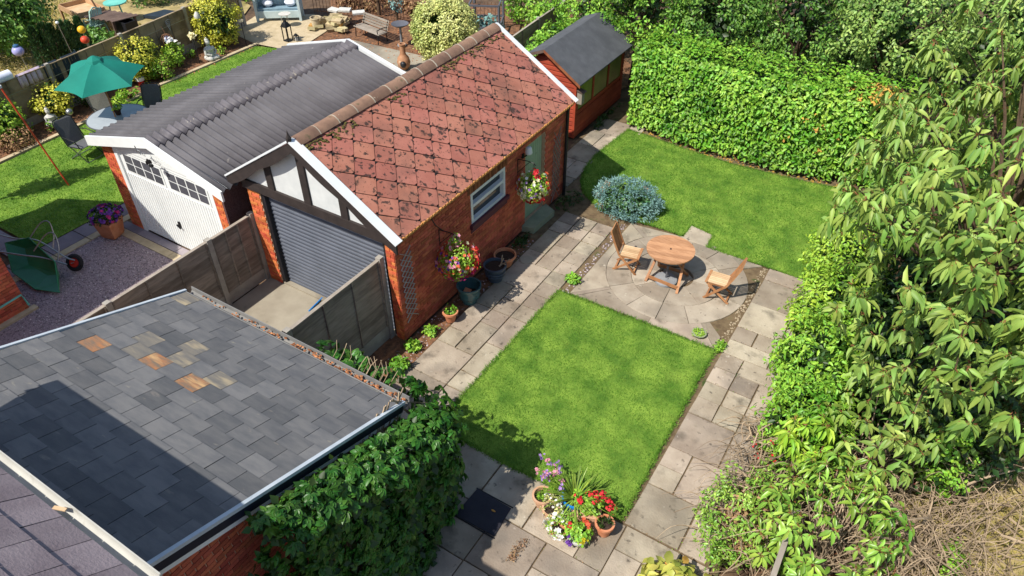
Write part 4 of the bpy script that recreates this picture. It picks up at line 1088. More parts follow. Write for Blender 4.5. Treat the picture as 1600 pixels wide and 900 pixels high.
# ================================================================== POTS AND BASKETS ALONG THE GARAGE WALL
def pot(name, label, c, rt, rb, h, m, cat='plant pot', soil=.06, lip=.02, soilm='potsoil', n=26, sx=1.0):
    t = thing(name, label, cat, (c[0], c[1], c[2] if len(c) > 2 else 0))
    z = c[2] if len(c) > 2 else 0
    b = MB(); b.lathe([(0, 0), (rb, 0), (rb + (rt - rb) * .5 + .015 * rt, h * .5), (rt, h - .05), (rt + lip, h - .045), (rt + lip, h), (rt - .012, h), (rt - .02, h - soil - .03), (0, h - soil - .03)], n, (c[0], c[1], z), sx=sx)
    b.build('pot', m, t, True)
    b = MB(); b.lathe([(0, -.01), (rt - .016, -.01), (rt - .016, 0), (rt * .5, .012), (0, .015)], 18, (c[0], c[1], z + h - soil), sx=sx); b.build('compost', soilm, t)
    return t
p1 = pot('plant_pot', 'large empty teal glazed pot standing against the garage wall', (.40, 1.66), .245, .16, .44, 'teal_glaze', soil=.26)
b = MB(); b.box((.32, 1.70, .20), (.16, .13, .03), Matrix.Rotation(.5, 3, 'X')); b.build('pot_shard', 'terracotta', p1)
p2 = pot('plant_pot', 'blue-grey ribbed pot of bare soil in front of the terracotta bowl', (.46, 2.56), .235, .155, .40, 'greyblue_glaze')
b = MB(); b.tube([(.52, 2.62, .34), (.60, 2.66, .42), (.68, 2.64, .44)], .016, 6); b.tube([(.55, 2.60, .34), (.57, 2.74, .50)], .014, 6); b.tube([(.56, 2.64, .36), (.50, 2.80, .52)], .012, 6); b.tube([(.56, 2.66, .36), (.70, 2.78, .50)], .012, 6)
b.build('dead_stem', 'twig', p2)
b = MB(); b.lathe([(.213, .15), (.222, .16), (.222, .175), (.216, .185)], 26, (.46, 2.56, 0)); b.lathe([(.226, .22), (.236, .23), (.236, .245), (.23, .255)], 26, (.46, 2.56, 0)); b.build('rib', 'greyblue_glaze', p2, True)
pot('plant_pot', 'wide terracotta bowl of dark soil behind the blue-grey pot', (.36, 3.12), .235, .15, .28, 'terracotta', soil=.07)
p4 = pot('plant_pot', 'small terracotta pot with a pale green plant below the wall trellis', (.42, .95), .145, .09, .26, 'terracotta', soil=.05)
P, O = crown_pts((.44, .97, .27), (.12, .12, .06), 16, 9, .05); foliage('plant', P, O, .055, .035, 'oval', 'leaf_bright', p4, up=1.2)
b = MB(); b.lathe([(0, -.02), (.15, -.02), (.15, .015), (.14, .022), (0, .024)], 24, (.68, 3.50, 0)); tag(b.build('drain_lid', 'concrete'), 'round pale drain lid in the paving beside the terracotta bowl', 'drain lid')

def petals(name, P, O, s, m, parent, k=5):
    """little flower heads: k petals round each centre"""
    n = len(P); N_ = nrm(O + .3 * rng.normal(size=(n, 3))); a0 = nrm(np.cross(N_, rng.normal(size=(n, 3)))); b0 = np.cross(N_, a0)
    PP, DD, NN = [], [], []
    for i in range(k):
        t = 2 * PI * i / k; d = a0 * math.cos(t) + b0 * math.sin(t) + .25 * N_
        PP.append(P); DD.append(d); NN.append(N_ + .2 * rng.normal(size=(n, 3)))
    sz = np.tile(s * rng.uniform(.75, 1.25, n), k)
    return leaves_obj(name, np.vstack(PP), np.vstack(DD), np.vstack(NN), sz, sz * .85, 'diamond', m, parent)
def basket(label, c, r, wall_z, flowers, green='leaf_lime', trail=None):
    t = thing('hanging_basket', label, 'hanging basket', (c[0], c[1], c[2]))
    b = MB(); b.tube([(0.0, c[1], wall_z - .45), (0.012, c[1], wall_z - .02)], .012, 6); b.tube([(0.01, c[1], wall_z - .02), (c[0] * .6, c[1], wall_z + .01), (c[0], c[1], wall_z), (c[0] + .05, c[1], wall_z - .05)], .010, 6); b.tube([(.01, c[1], wall_z - .35), (c[0] * .75, c[1], wall_z)], .007, 5)
    b.build('bracket', 'black_metal', t)
    for k in range(3):
        a = 2 * PI * k / 3 + .4; MB().tube([(c[0], c[1], wall_z - .02), (c[0] + .17 * math.cos(a), c[1] + .17 * math.sin(a), c[2] + .02)], .004, 4).build('chain', 'black_metal', t)
    b = MB(); b.lathe([(0, -.17), (.10, -.14), (.16, -.06), (.18, .02), (.165, .02), (0, .03)], 16, c); b.build('bowl', 'potsoil', t, True)
    P, O = crown_pts((c[0], c[1], c[2] - .02), (r * .95, r, r * .95), 60, 22, .09, shell=(.5, .95)); P[:, 0] = np.maximum(P[:, 0], .03)
    foliage('foliage', P, O, .05, .032, 'oval', green, t, up=.5)
    for m, n, lo, hi, sz, fx in flowers:
        u = rdir(n * 6); k = (u[:, 2] > lo) & (u[:, 2] < hi)
        if fx: k &= fx(u)
        u = u[k][:n]
        q = np.asarray(c) + u * np.array((r * .98, r * 1.04, r)) * rng.uniform(.9, 1.1, len(u))[:, None]; q[:, 0] = np.maximum(q[:, 0], .04)
        petals('flower', q, u, sz, m, t)
    return t
bk1 = basket('round hanging basket of red, pink and purple flowers near the garage corner', (.43, 1.30, 1.36), .40, 1.93,
       [('petal_coral', 110, -.6, .75, .04, None), ('petal_red', 100, -.9, .2, .045, lambda u: u[:, 1] > .0), ('petal_pink', 36, -.2, 1, .045, None), ('petal_magenta', 50, -1, -.5, .045, lambda u: u[:, 1] < .35),
        ('petal_purple', 30, -.2, .8, .042, lambda u: u[:, 1] < -.6), ('petal_cream', 14, -.2, 1, .04, None)])
P, O = crown_pts((.36, 1.36, 1.76), (.07, .09, .13), 14, 16, .05); foliage('foliage', P, O, .045, .03, 'oval', 'leaf_lime', bk1)
petals('flower', P[::9] + O[::9] * .03, O[::9], .04, 'petal_pink', bk1)
bk2 = basket('hanging basket of yellow-green foliage with coral flowers beside the green door', (.42, 4.22, 1.50), .36, 2.06,
       [('petal_cream', 60, -.5, .9, .045, None), ('petal_coral', 40, -.4, .6, .05, lambda u: u[:, 1] > -.4), ('petal_red', 110, -1, -.62, .05, lambda u: u[:, 0] > -.2), ('petal_white', 12, .1, 1, .04, None), ('petal_mauve', 14, -.2, .7, .04, lambda u: u[:, 1] < -.4)], green='leaf_lime')
petals('flower', np.array([(.5, 4.2, 1.84), (.52, 4.16, 1.80), (.47, 4.24, 1.86), (.55, 4.18, 1.76), (.5, 4.14, 1.88)]), np.tile([.6, -.3, .7], (5, 1)), .07, 'petal_red', bk2)
lm = thing('wall_lantern', 'white-shaded lamp on a black arm above the green door', 'lamp', (.1, 4.42, 2.1))
b = MB(); b.tube([(0, 4.42, 2.02), (.09, 4.42, 2.04), (.15, 4.42, 2.13)], .016, 6); b.lathe([(0, 0), (.045, 0), (.045, .10), (0, .10)], 10, (.012, 4.42, 1.98)); b.build('arm', 'black_metal', lm)
b = MB(); b.lathe([(0, .0), (.075, .0), (.085, .03), (.06, .15), (.025, .17), (0, .17)], 14, (.17, 4.42, 2.13)); b.build('shade', 'white_upvc', lm, True)
b = MB(); b.tube([(.008, 1.10, 2.42), (.016, 1.12, 2.25), (.016, 1.20, 2.08), (.02, 1.32, 1.93), (.03, 1.42, 1.82)], .011, 6); tag(b.build('cable', 'black_plastic'), 'black cable looping down the bricks above the red flower basket', 'cable')
def trellis(label, y0, y1, z0, z1, nz, dy, m):
    t = thing('trellis', label, 'trellis', (.03, (y0 + y1) / 2, z0))
    k = nz
    for i in range(-6, k + 1):
        for s in (1, -1):
            pts = []
            h = (z1 - z0) / k
            za = z0 + i * h; zb = za + dy
            p, q = ((y0, za), (y1, zb)) if s > 0 else ((y0, zb), (y1, za))
            if min(za, zb) < z0 - .01 or max(za, zb) > z1 + .01: continue
            MB().beam((.024 if s > 0 else .034, p[0], p[1]), (.024 if s > 0 else .034, q[0], q[1]), .009, .018, up=(1, 0, 0)).build('lath', m, t)
    return t
trellis('weathered expanding trellis on the near corner of the garage wall', .10, .42, .40, 2.10, 13, .26, 'wire_white')
trellis('dark narrow trellis between the green door and the downpipe', 5.80, 6.16, .05, 2.0, 11, .52, 'bench_wood')

# ================================================================== FLOWER POTS ON THE PATIO CORNER
fp = pot('plant_pot', 'pale terracotta pot of short green shoots, leftmost of the patio flower pots', (4.20, -1.80), .15, .11, .24, 'terracotta_pale', soil=.07)
P, O = crown_pts((4.22, -1.80, .20), (.10, .10, .05), 16, 10, .04); foliage('plant', P, O, .05, .018, 'blade', 'leaf_bright', fp, up=.3, down=-.8)
fm = thing('flowering_plant', 'tall mauve and pink flowers nodding over the pale terracotta pot', 'flowers', (4.28, -1.58, 0))
b = MB(); heads = []
for k in range(17):
    a = rnd.uniform(0, 6.3); d = rnd.uniform(.05, .34); x, y = 4.26 + d * math.cos(a) - .06, -1.56 + d * math.sin(a) * .8; h = rnd.uniform(.42, .72)
    b.tube([(4.30, -1.58, .02), (4.3 + (x - 4.3) * .5, -1.58 + (y + 1.58) * .4, h * .6), (x, y, h)], .004, 4); heads.append((x, y, h))
b.build('stem', 'leaf_bright', fm)['kind'] = 'stuff'
H = np.array(heads)
for m, sel in (('petal_mauve', H[:9]), ('petal_pink', H[9:])):
    q = np.repeat(sel, 7, 0) + rng.normal(0, .022, (len(sel) * 7, 3)); petals('flower_head', q, nrm(rng.normal(size=q.shape) + [0, 0, 1]), .028, m, fm)
P, O = crown_pts((4.30, -1.58, .16), (.13, .13, .13), 16, 12, .06); foliage('foliage', P, O, .09, .014, 'blade', 'leaf_bright', fm, up=.2, down=-.7)
fb = pot('plant_pot', 'bright blue glazed pot with a fountain of long strap leaves', (4.66, -1.60), .19, .13, .30, 'blue_glaze', soil=.06)
n = 110; a = rng.uniform(0, 2 * PI, n); el = rng.uniform(.25, 1.3, n)
D = np.c_[np.cos(a) * np.cos(el), np.sin(a) * np.cos(el), np.sin(el)]; P = np.c_[4.66 + .05 * np.cos(a), -1.60 + .05 * np.sin(a), np.full(n, .26)]
b = MB()
for i in range(n):
    L0 = rng.uniform(.34, .66); d = Vector(D[i]); p0 = Vector(P[i]); sd = Vector((-math.sin(a[i]), math.cos(a[i]), 0)) * .011; pr = []
    for t in (0, .35, .7, 1.0):
        c = p0 + d * (L0 * t) + Vector((0, 0, -.30 * L0 * t * t)); w_ = (1 - .85 * t ** 2.2); pr += [c - sd * w_, c + sd * w_]
    b.add(pr, [(0, 1, 3, 2), (2, 3, 5, 4), (4, 5, 7, 6)])
tag(b.build('strap_leaves', 'leaf_strap', fb, True), kind='stuff')
fw = pot('plant_pot', 'terracotta pot overflowing with small white flowers beside the blue pot', (4.43, -1.93), .13, .09, .22, 'terracotta_pale', soil=.03)
P, O = crown_pts((4.43, -1.91, .27), (.17, .17, .12), 30, 16, .05); foliage('foliage', P, O, .035, .018, 'diamond', 'leaf_variegated', fw); petals('flower', P[::5] + O[::5] * .03, O[::5], .022, 'petal_white', fw)
tr = thing('planter', 'terracotta trough of red geraniums on the lawn corner', 'planter', (4.98, -1.62, 0))
b = MB(); b.prism([(4.74, -1.88, 0), (5.16, -1.70, 0), (5.10, -1.52, 0), (4.68, -1.70, 0)], (0, 0, .20)); b.build('trough', 'terracotta_pale', tr)
P, O = crown_pts((4.92, -1.60, .32), (.26, .17, .13), 34, 16, .05); foliage('foliage', P, O, .055, .045, 'oval', 'leaf_bright', tr)
for c in ((4.80, -1.70, .44), (4.96, -1.50, .47), (4.90, -1.56, .50), (5.02, -1.58, .42), (5.18, -1.46, .40), (5.24, -1.52, .38), (5.05, -1.44, .44)):
    q = np.array(c) + rng.normal(0, .03, (15, 3)); petals('flower_head', q, nrm(q - np.array(c) + [0, 0, .03]), .032, 'petal_red', tr)
fg = pot('plant_pot', 'terracotta pot of grey-green succulents at the right edge of the patio flower pots', (5.26, -1.74), .135, .095, .26, 'terracotta', soil=.03)
P, O = crown_pts((5.26, -1.74, .25), (.12, .12, .04), 26, 9, .035); foliage('plant', P, O, .045, .016, 'diamond', 'leaf_dark', fg, up=.3, down=-.8)
f6 = pot('plant_pot', 'low pot of bright green moss-like cushion plant between the white flowers and the red trough', (4.74, -1.96), .12, .09, .16, 'terracotta', soil=.02)
P, O = crown_pts((4.74, -1.96, .21), (.13, .13, .09), 30, 18, .04); foliage('plant', P, O, .028, .016, 'diamond', 'leaf_bright', f6)
f7 = pot('plant_pot', 'spreading pot of white trailing petunias at the front of the patio flower pots', (4.68, -2.13), .12, .09, .15, 'terracotta', soil=.02)
P, O = crown_pts((4.68, -2.12, .17), (.20, .17, .10), 34, 15, .06); foliage('foliage', P, O, .04, .022, 'oval', 'leaf_lime', f7); petals('flower', P[::8] + O[::8] * .03, O[::8], .042, 'petal_white', f7)
petals('flower', np.array([(4.84, -2.1, .27), (4.87, -2.13, .25), (4.82, -2.05, .29)]), np.tile([0, 0, 1.], (3, 1)), .05, 'petal_red', f7)
f8 = pot('plant_pot', 'white bowl of purple, yellow and red pansies at the front of the patio flower pots', (4.98, -2.06), .16, .11, .15, 'white_stone', soil=.02)
P, O = crown_pts((4.98, -2.05, .19), (.18, .17, .09), 34, 15, .06); foliage('foliage', P, O, .055, .04, 'oval', 'leaf_bright', f8)
for c, m in (((4.92, -2.24, .17), 'petal_purple'), ((4.95, -2.26, .15), 'petal_purple'), ((4.90, -2.20, .20), 'petal_purple'), ((5.13, -2.12, .22), 'petal_yellow'), ((5.08, -2.16, .20), 'petal_yellow'), ((5.02, -1.90, .29), 'petal_coral'), ((5.08, -1.92, .28), 'petal_coral'), ((4.97, -1.88, .29), 'petal_coral')):
    q = np.array(c) + rng.normal(0, .02, (8, 3)); petals('flower', q, nrm(q - np.array(c) + [.1, -.1, .05]), .034, m, f8)
bw = thing('plant_bowl', 'small shallow bowl of lime succulents at the corner of the round paving', 'plant bowl', (4.90, 3.22, 0))
b = MB(); b.lathe([(0, 0), (.08, 0), (.14, .05), (.15, .07), (.135, .07), (0, .05)], 20, (4.90, 3.22, .005)); b.build('bowl', 'green_step', bw, True)
P, O = crown_pts((4.90, 3.22, .075), (.13, .13, .03), 46, 12, .03); foliage('plant', P, O, .03, .02, 'diamond', 'leaf_lime', bw, up=1)

# ================================================================== LEFT GARDEN: barrow, pot, pole, parasol set
sq = thing('square_planter', 'square terracotta planter of purple petunias at the corner of the gravel drive', 'planter', (-8.12, -.85, 0))
b = MB(); rq = [(.22, 0), (.25, .05), (.32, .40), (.34, .40), (.34, .46), (.30, .46), (.29, .38), (0, .38)]
b.lathe([(0, 0)] + rq, 4, (-8.12, -.85, 0), a0=PI / 4 + .3); b.build('pot', 'terracotta', sq)
P, O = crown_pts((-8.14, -.83, .55), (.36, .36, .16), 44, 16, .08); foliage('foliage', P, O, .06, .04, 'oval', 'leaf_dark', sq)
u = rdir(420); u = u[u[:, 2] > -.1][:90]; petals('flower', np.array((-8.14, -.83, .55)) + u * (.38, .38, .2), u, .05, 'petal_purple', sq); u = u[::4]; petals('flower', np.array((-8.12, -.84, .56)) + u * (.38, .38, .2), u, .05, 'petal_magenta', sq)
wb = thing('wheelbarrow', 'green wheelbarrow tipped on its side against the neighbour\'s brick corner', 'wheelbarrow', (-8.0, -2.7, 0))
tray = MB()
rim = [(-8.95, -2.72, .62), (-8.62, -2.36, .66), (-7.62, -2.46, .46), (-7.16, -2.82, .06), (-7.72, -3.02, .05), (-8.55, -3.0, .16)]
bt = [(-8.72, -2.50, .42), (-8.55, -2.30, .44), (-7.90, -2.34, .30), (-7.66, -2.48, .10), (-7.90, -2.62, .08), (-8.50, -2.66, .16)]
tray.add(rim + bt, [(0, 1, 7, 6), (1, 2, 8, 7), (2, 3, 9, 8), (3, 4, 10, 9), (4, 5, 11, 10), (5, 0, 6, 11), (6, 7, 8, 9, 10, 11)])
tray.build('tray', 'barrow_green', wb)
MB().tube(rim, .012, 6, closed=True).build('rim', 'barrow_green', wb)
b = MB(); b.curve([(-9.45, -2.62, .60), (-8.9, -2.50, .62), (-8.45, -2.28, .60), (-7.7, -2.20, .40), (-7.55, -2.10, .30)], .017, 8); b.build('handle', 'galv', wb, True)
b = MB(); b.curve([(-9.0, -3.0, .66), (-8.85, -3.02, .64), (-8.3, -2.75, .56), (-8.0, -2.5, .45), (-7.62, -2.26, .26)], .017, 8); b.build('handle', 'galv', wb, True)
for o_ in ((-8.70, -2.34, .58), (-8.25, -2.52, .54)):
    b = MB(); b.curve([o_, (o_[0] + .06, o_[1] + .33, o_[2] + .25), (o_[0] + .22, o_[1] + .45, o_[2] + .28), (o_[0] + .40, o_[1] + .35, o_[2] + .05), (o_[0] + .48, o_[1] + .18, o_[2] - .18)], .014, 8); b.build('stand_leg', 'galv', wb, True)
wc = Vector((-7.62, -2.10, .21)); wx = Vector((.45, -.75, .50)).normalized(); wa = wx.orthogonal().normalized(); wbv = wx.cross(wa)
def wheel_ring(r0, r1, wd, m, name, n=24):
    b = MB(); V = []; 
    for i in range(n):
        t = 2 * PI * i / n; d = wa * math.cos(t) + wbv * math.sin(t)
        for rr_, off in ((r0, -wd), (r1 - wd * .6, -wd), (r1, 0), (r1 - wd * .6, wd), (r0, wd)): V.append(wc + d * rr_ + wx * off)
    F = []
    for i in range(n):
        for j in range(5): F.append((i * 5 + j, i * 5 + (j + 1) % 5, ((i + 1) % n) * 5 + (j + 1) % 5, ((i + 1) % n) * 5 + j))
    b.add(V, F); return b.build(name, m, wb, True)
wheel_ring(.115, .20, .045, 'rubber', 'tyre'); wheel_ring(.012, .122, .036, 'rim_red', 'rim')
b = MB(); b.tube([wc - wx * .12, wc + wx * .12], .012, 6); b.build('axle', 'galv', wb)
op = thing('clothes_prop', 'leaning orange-red pole standing on the left lawn', 'pole', (-11.08, -.09, 0))
b = MB(); b.tube([(-11.08, -.09, 0), (-11.62, -.36, 2.69)], .022, 8); b.build('pole', 'orange_pole', op, True)
b = MB(); b.lathe([(0, -.05), (.04, -.04), (.045, .02), (0, .05)], 10, (-11.63, -.365, 2.71)); b.build('cap', 'white_upvc', op, True)

UC, UT = Vector((-12.38, 2.40, 0)), Vector((-12.42, 2.44, 2.22))
um = thing('parasol', 'dark green parasol open over the glass garden table', 'parasol', (-12.0, 2.25, 0))
RU, UZ = 1.30, 1.74; NU = 6
hexp = [Vector((UC.x + RU * math.cos(a), UC.y + RU * math.sin(a), UZ)) for a in [R(17 + 60 * k) for k in range(6)]]
hexp = [Vector(p) for p in ((-12.65, 1.22, 1.74), (-11.56, 1.33, 1.74), (-11.06, 2.46, 1.76), (-11.94, 3.52, 1.76), (-13.22, 3.54, 1.74), (-13.85, 2.49, 1.72))]
for k in range(6):
    A, B_ = hexp[k], hexp[(k + 1) % 6]; b = MB(); n = 6; rows = []
    for i in range(n + 1):
        s_ = i / n; row = []
        for j in range(n + 1):
            t = j / n; e = A.lerp(B_, t); e = e.lerp(Vector((UC.x, UC.y, e.z)), .12 * math.sin(PI * t))
            p = UT.lerp(e, s_); p.z += .05 * math.sin(PI * s_) - .03 * math.sin(PI * t) * s_; row.append(p)
        rows += row
    b.add(rows, [(i * (n + 1) + j, (i + 1) * (n + 1) + j, (i + 1) * (n + 1) + j + 1, i * (n + 1) + j + 1) for i in range(n) for j in range(n)])
    b.build('canopy_panel', 'umbrella_green', um, True)
    b = MB(); b.tube([UT + Vector((0, 0, -.05)), UT.lerp(A, .5) + Vector((0, 0, .02)), A + Vector((0, 0, -.015))], .009, 5); b.build('rib', 'metal_grey', um)
b = MB(); b.lathe([(.27, -.09), (.20, .0), (.06, .08), (0, .10)], 6, UT, a0=R(17)); b.build('vent_cap', 'umbrella_green', um)
b = MB(); b.tube([(-11.93, 2.18, .0), (-12.0, 2.22, .74), UT], .021, 8); b.build('pole', 'teak', um, True)
b = MB(); b.lathe([(0, .0), (.26, .0), (.25, .07), (.05, .10), (0, .10)], 20, (-11.93, 2.18, 0)); b.build('foot', 'stone_base', um, True)
gt_ = thing('patio_table', 'oval glass-topped garden table under the green parasol', 'table', (-11.95, 2.25, 0))
b = MB(); b.lathe([(0, 0), (.80, 0), (.80, .012), (0, .012)], 36, (-11.95, 2.26, .71), a0=.0); b.build('top', 'table_glass', gt_)
b = MB(); b.tube([(-11.95 + .81 * math.cos(t * PI / 18), 2.26 + .81 * math.sin(t * PI / 18), .712) for t in range(36)], .018, 6, closed=True); b.build('rim', 'metal_grey', gt_, True)
for k in range(4):
    a = PI / 4 + k * PI / 2; MB().tube([(-11.95 + .66 * math.cos(a), 2.26 + .66 * math.sin(a), .70), (-11.95 + .55 * math.cos(a), 2.26 + .55 * math.sin(a), .3), (-11.95 + .68 * math.cos(a), 2.26 + .68 * math.sin(a), 0)], .018, 6).build('leg', 'metal_grey', gt_)
tp = pot('table_planter', 'dark pot of pale green leaves in the middle of the glass table', (-12.05, 2.36, .722), .085, .07, .17, 'potsoil')
P, O = crown_pts((-12.05, 2.36, .94), (.11, .11, .07), 12, 8, .05); foliage('plant', P, O, .07, .045, 'oval', 'leaf_lime', tp)
def recliner(label, loc, rz, m):
    t = thing('recliner_chair', label, 'chair', loc, rz, 'recliner chairs round the parasol table')
    b = MB(); b.add([(.28, -.26, .44), (.28, .26, .44), (-.24, .26, .40), (-.24, -.26, .40), (.28, -.26, .425), (.28, .26, .425), (-.24, .26, .385), (-.24, -.26, .385)], [(0, 1, 2, 3), (4, 7, 6, 5), (0, 4, 5, 1), (2, 6, 7, 3), (0, 3, 7, 4), (1, 5, 6, 2)]); b.build('seat', m, t, local=True)
    b = MB(); b.prism([(-.25, -.26, .40), (-.25, .26, .40), (-.48, .27, 1.0), (-.52, .20, 1.04), (-.52, -.20, 1.04), (-.48, -.27, 1.0)], (-.014, 0, -.004)); b.build('backrest', m, t, local=True)
    for s in (-1, 1):
        y = .285 * s
        MB().tube([(.29, y, .44), (-.25, y, .395), (-.50, y, 1.0), (-.545, y * .8, 1.05)], .015, 6).build('side_rail', 'black_metal', t, True, True)
        MB().tube([(-.34, y, .66), (-.15, y * 1.12, .68), (.16, y * 1.12, .64), (.24, y * 1.08, .46)], .014, 6).build('armrest', 'black_metal', t, True, True)
        MB().tube([(-.30, y, .015), (.0, y, .22), (.27, y, .42)], .014, 6).build('leg', 'galv', t, True, True)
        MB().tube([(.30, y * .94, .015), (.0, y * .94, .24), (-.22, y * .94, .40)], .014, 6).build('leg', 'black_metal', t, True, True)
    for x in (-.30, .30): MB().tube([(x, -.285, .015), (x, .285, .015)], .014, 6).build('floor_bar', 'galv', t, True, True)
    MB().tube([(-.545, -.23, 1.05), (-.56, 0, 1.07), (-.545, .23, 1.05)], .014, 6).build('top_bar', 'black_metal', t, True, True)
    return t
rc = recliner('dark recliner chair on the lawn, nearest to the orange pole', (-12.0, 1.10, 0), R(8), 'textilene_dark')
r2 = recliner('pale beige recliner chair half hidden under the green parasol', (-12.98, 2.58, 0), R(-5), 'textilene_beige')
r3 = dup(rc, (-12.05, 3.28, 0), R(-58), 'dark recliner chair between the glass table and the corrugated roof')

# ================================================================== LEFT BORDER AND BEYOND
def bush(name, label, c, rad, L, Wd, kind, m, nc, per, cr, cat='bush', group=None, shell=(.6, 1.0), core=None, extra=None, **kw):
    t = thing(name, label, cat, (c[0], c[1], 0), 0, group)
    b = MB(); z0 = max(c[2] - rad[2], 0)
    for k in range(5):
        a = 2 * PI * k / 5 + rnd.random(); b.tube([(c[0], c[1], -.03), (c[0] + .25 * rad[0] * math.cos(a), c[1] + .25 * rad[1] * math.sin(a), c[2] * .6), (c[0] + .6 * rad[0] * math.cos(a), c[1] + .6 * rad[1] * math.sin(a), c[2] + .4 * rad[2])], [.03, .02, .008], 5)
    b.build('stem', 'trunk', t)
    P, O = crown_pts(c, rad, nc, per, cr, shell, zmin=.02)
    foliage('foliage', P, O, L, Wd, kind, m, t, **kw)
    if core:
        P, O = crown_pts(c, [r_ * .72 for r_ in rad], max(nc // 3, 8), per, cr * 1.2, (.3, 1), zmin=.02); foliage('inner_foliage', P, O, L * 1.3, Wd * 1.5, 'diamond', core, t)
    if extra: extra(t)
    return t
bush('yellow_bush', 'rounded golden bush in the border just left of the green parasol', (-15.05, 2.05, .55), (.62, .62, .55), .07, .05, 'diamond', 'leaf_yellow', 90, 34, .16, core='leaf_dark')
bush('yellow_bush', 'twin-topped golden bush right of the green parasol, against the fence', (-14.95, 5.15, .70), (.55, .75, .75), .07, .05, 'diamond', 'leaf_yellow', 100, 34, .17, core='leaf_dark')
bush('yellow_bush', 'tall golden bush nearest the blue arbour seat', (-15.15, 8.55, .95), (.75, .85, 1.0), .075, .055, 'diamond', 'leaf_yellow', 150, 40, .18, core='leaf_dark')
bush('shrub', 'small olive-coloured shrub in front of the twin-topped golden bush', (-14.5, 5.55, .38), (.42, .45, .38), .06, .035, 'diamond', 'leaf_lime', 50, 26, .13, core='leaf_brown')
bush('shrub', 'light green shrub at the left edge of the picture behind the orange pole', (-14.75, .45, .55), (.55, .65, .6), .09, .06, 'diamond', 'leaf_lime', 80, 28, .16, core='leaf_dark')
bush('shrub', 'low bronze-tinted shrub below the light green shrub at the left edge', (-14.2, .35, .25), (.42, .55, .28), .07, .04, 'diamond', 'leaf_brown', 50, 22, .14)
bush('flowering_plant', 'pale green plant with white flower heads below the mirror ball', (-15.0, 6.45, .40), (.28, .30, .42), .10, .07, 'diamond', 'leaf_lime', 30, 22, .12, cat='flowers',
     extra=lambda t: petals('flower_head', np.array([(-14.95, 6.35, .85), (-14.9, 6.6, .80), (-15.0, 6.5, .88)]).repeat(8, 0) + rng.normal(0, .05, (24, 3)), np.tile([0, 0, 1.], (24, 1)), .07, 'petal_white', t))
bush('hosta', 'lime-leaved plant under the parasol beside the glass table', (-13.75, 3.25, .18), (.30, .36, .2), .14, .09, 'oval', 'leaf_lime', 14, 10, .12, cat='plant')
bush('hosta', 'small leafy plant behind the dark recliner by the corrugated roof', (-14.1, 4.0, .2), (.25, .25, .22), .12, .08, 'oval', 'leaf_bright', 10, 10, .11, cat='plant')
bush('shrub', 'small dark shrub behind the parasol beside the dark sheets on the fence', (-14.75, 3.15, .4), (.35, .4, .4), .08, .05, 'diamond', 'leaf_dark', 40, 22, .14)
for i, (x, y, h, lb) in enumerate(((-14.55, 8.0, .28, 'tiny green seedling beside the seated stone figure'), (-15.2, 7.2, .30, 'tiny yellow-green seedling at the foot of the fence post'), (-14.3, 1.5, .30, 'small grey-green clump below the little seated statue'))):
    bush('seedling', lb, (x, y, h * .5), (.13, .13, h * .5), .08, .04, 'diamond', 'leaf_bright' if i else 'leaf_lime', 10, 9, .06, cat='plant')

def seated(name, label, c, s, m):
    t = thing(name, label, 'statue', c)
    X, Y, Z = c
    b = MB(); b.blob((X, Y, Z + .10 * s), (.25 * s, .22 * s, .11 * s), 12, 7); b.blob((X + .13 * s, Y - .13 * s, Z + .12 * s), (.13 * s, .10 * s, .08 * s), 10, 6); b.blob((X + .15 * s, Y + .12 * s, Z + .12 * s), (.13 * s, .10 * s, .08 * s), 10, 6); b.build('folded_legs', m, t, True)
    b = MB(); b.lathe([(0, .10 * s), (.15 * s, .12 * s), (.14 * s, .30 * s), (.17 * s, .42 * s), (.06 * s, .50 * s), (.05 * s, .54 * s), (0, .54 * s)], 14, c); b.build('torso', m, t, True)
    for sy in (-1, 1):
        b = MB(); b.tube([(X, Y + .15 * s * sy, Z + .43 * s), (X + .05 * s, Y + .21 * s * sy, Z + .28 * s), (X + .17 * s, Y + .06 * s * sy, Z + .22 * s)], [.05 * s, .045 * s, .035 * s], 8); b.build('arm', m, t, True)
    hd = None
    b = MB(); b.blob((X + .01 * s, Y, Z + .62 * s), (.085 * s, .08 * s, .105 * s), 12, 8); b.blob((X + .085 * s, Y, Z + .61 * s), (.02 * s, .018 * s, .03 * s), 6, 4); hd = b.build('head', m, t, True)
    b = MB(); b.blob((X - .01 * s, Y, Z + .70 * s), (.075 * s, .07 * s, .06 * s), 10, 6); b.blob((X - .01 * s, Y, Z + .765 * s), (.03 * s, .03 * s, .035 * s), 8, 5); b.build('topknot', m, hd, True)
    return t
seated('seated_statue', 'white stone seated meditating figure in the bark below the tall golden bush', (-14.42, 7.42, 0), 1.0, 'white_stone')
seated('seated_statue', 'small white seated stone figure in front of the rounded golden bush', (-14.45, 1.62, .02), .78, 'white_stone')
tag(MB().lathe([(0, 0), (.12, 0), (.13, .10), (.10, .14), (0, .15)], 12, (-14.2, 1.95, 0)).build('stone_dish', 'stone_base', None, True), 'small grey stone dish beside the little seated statue', 'ornament')
mbt = thing('mirror_ball', 'shiny silver ball ornament hanging against the pale fence', 'garden ornament', (-15.3, 6.55, .9))
b = MB(); b.blob((-15.28, 6.55, .80), (.20, .20, .20), 14, 9); b.build('ball', 'mirror', mbt)
b = MB()
for k in range(5): b.tube([(-15.28 + .22 * math.cos(a) * math.cos(k * .63), 6.55 + .22 * math.cos(a) * math.sin(k * .63), .80 + .22 * math.sin(a)) for a in [2 * PI * q / 18 for q in range(18)]], .012, 4, closed=True)
b.tube([(-15.28, 6.55, 1.0), (-15.4, 6.55, 1.25)], .008, 4); b.build('frame', 'rusty_rail', mbt)
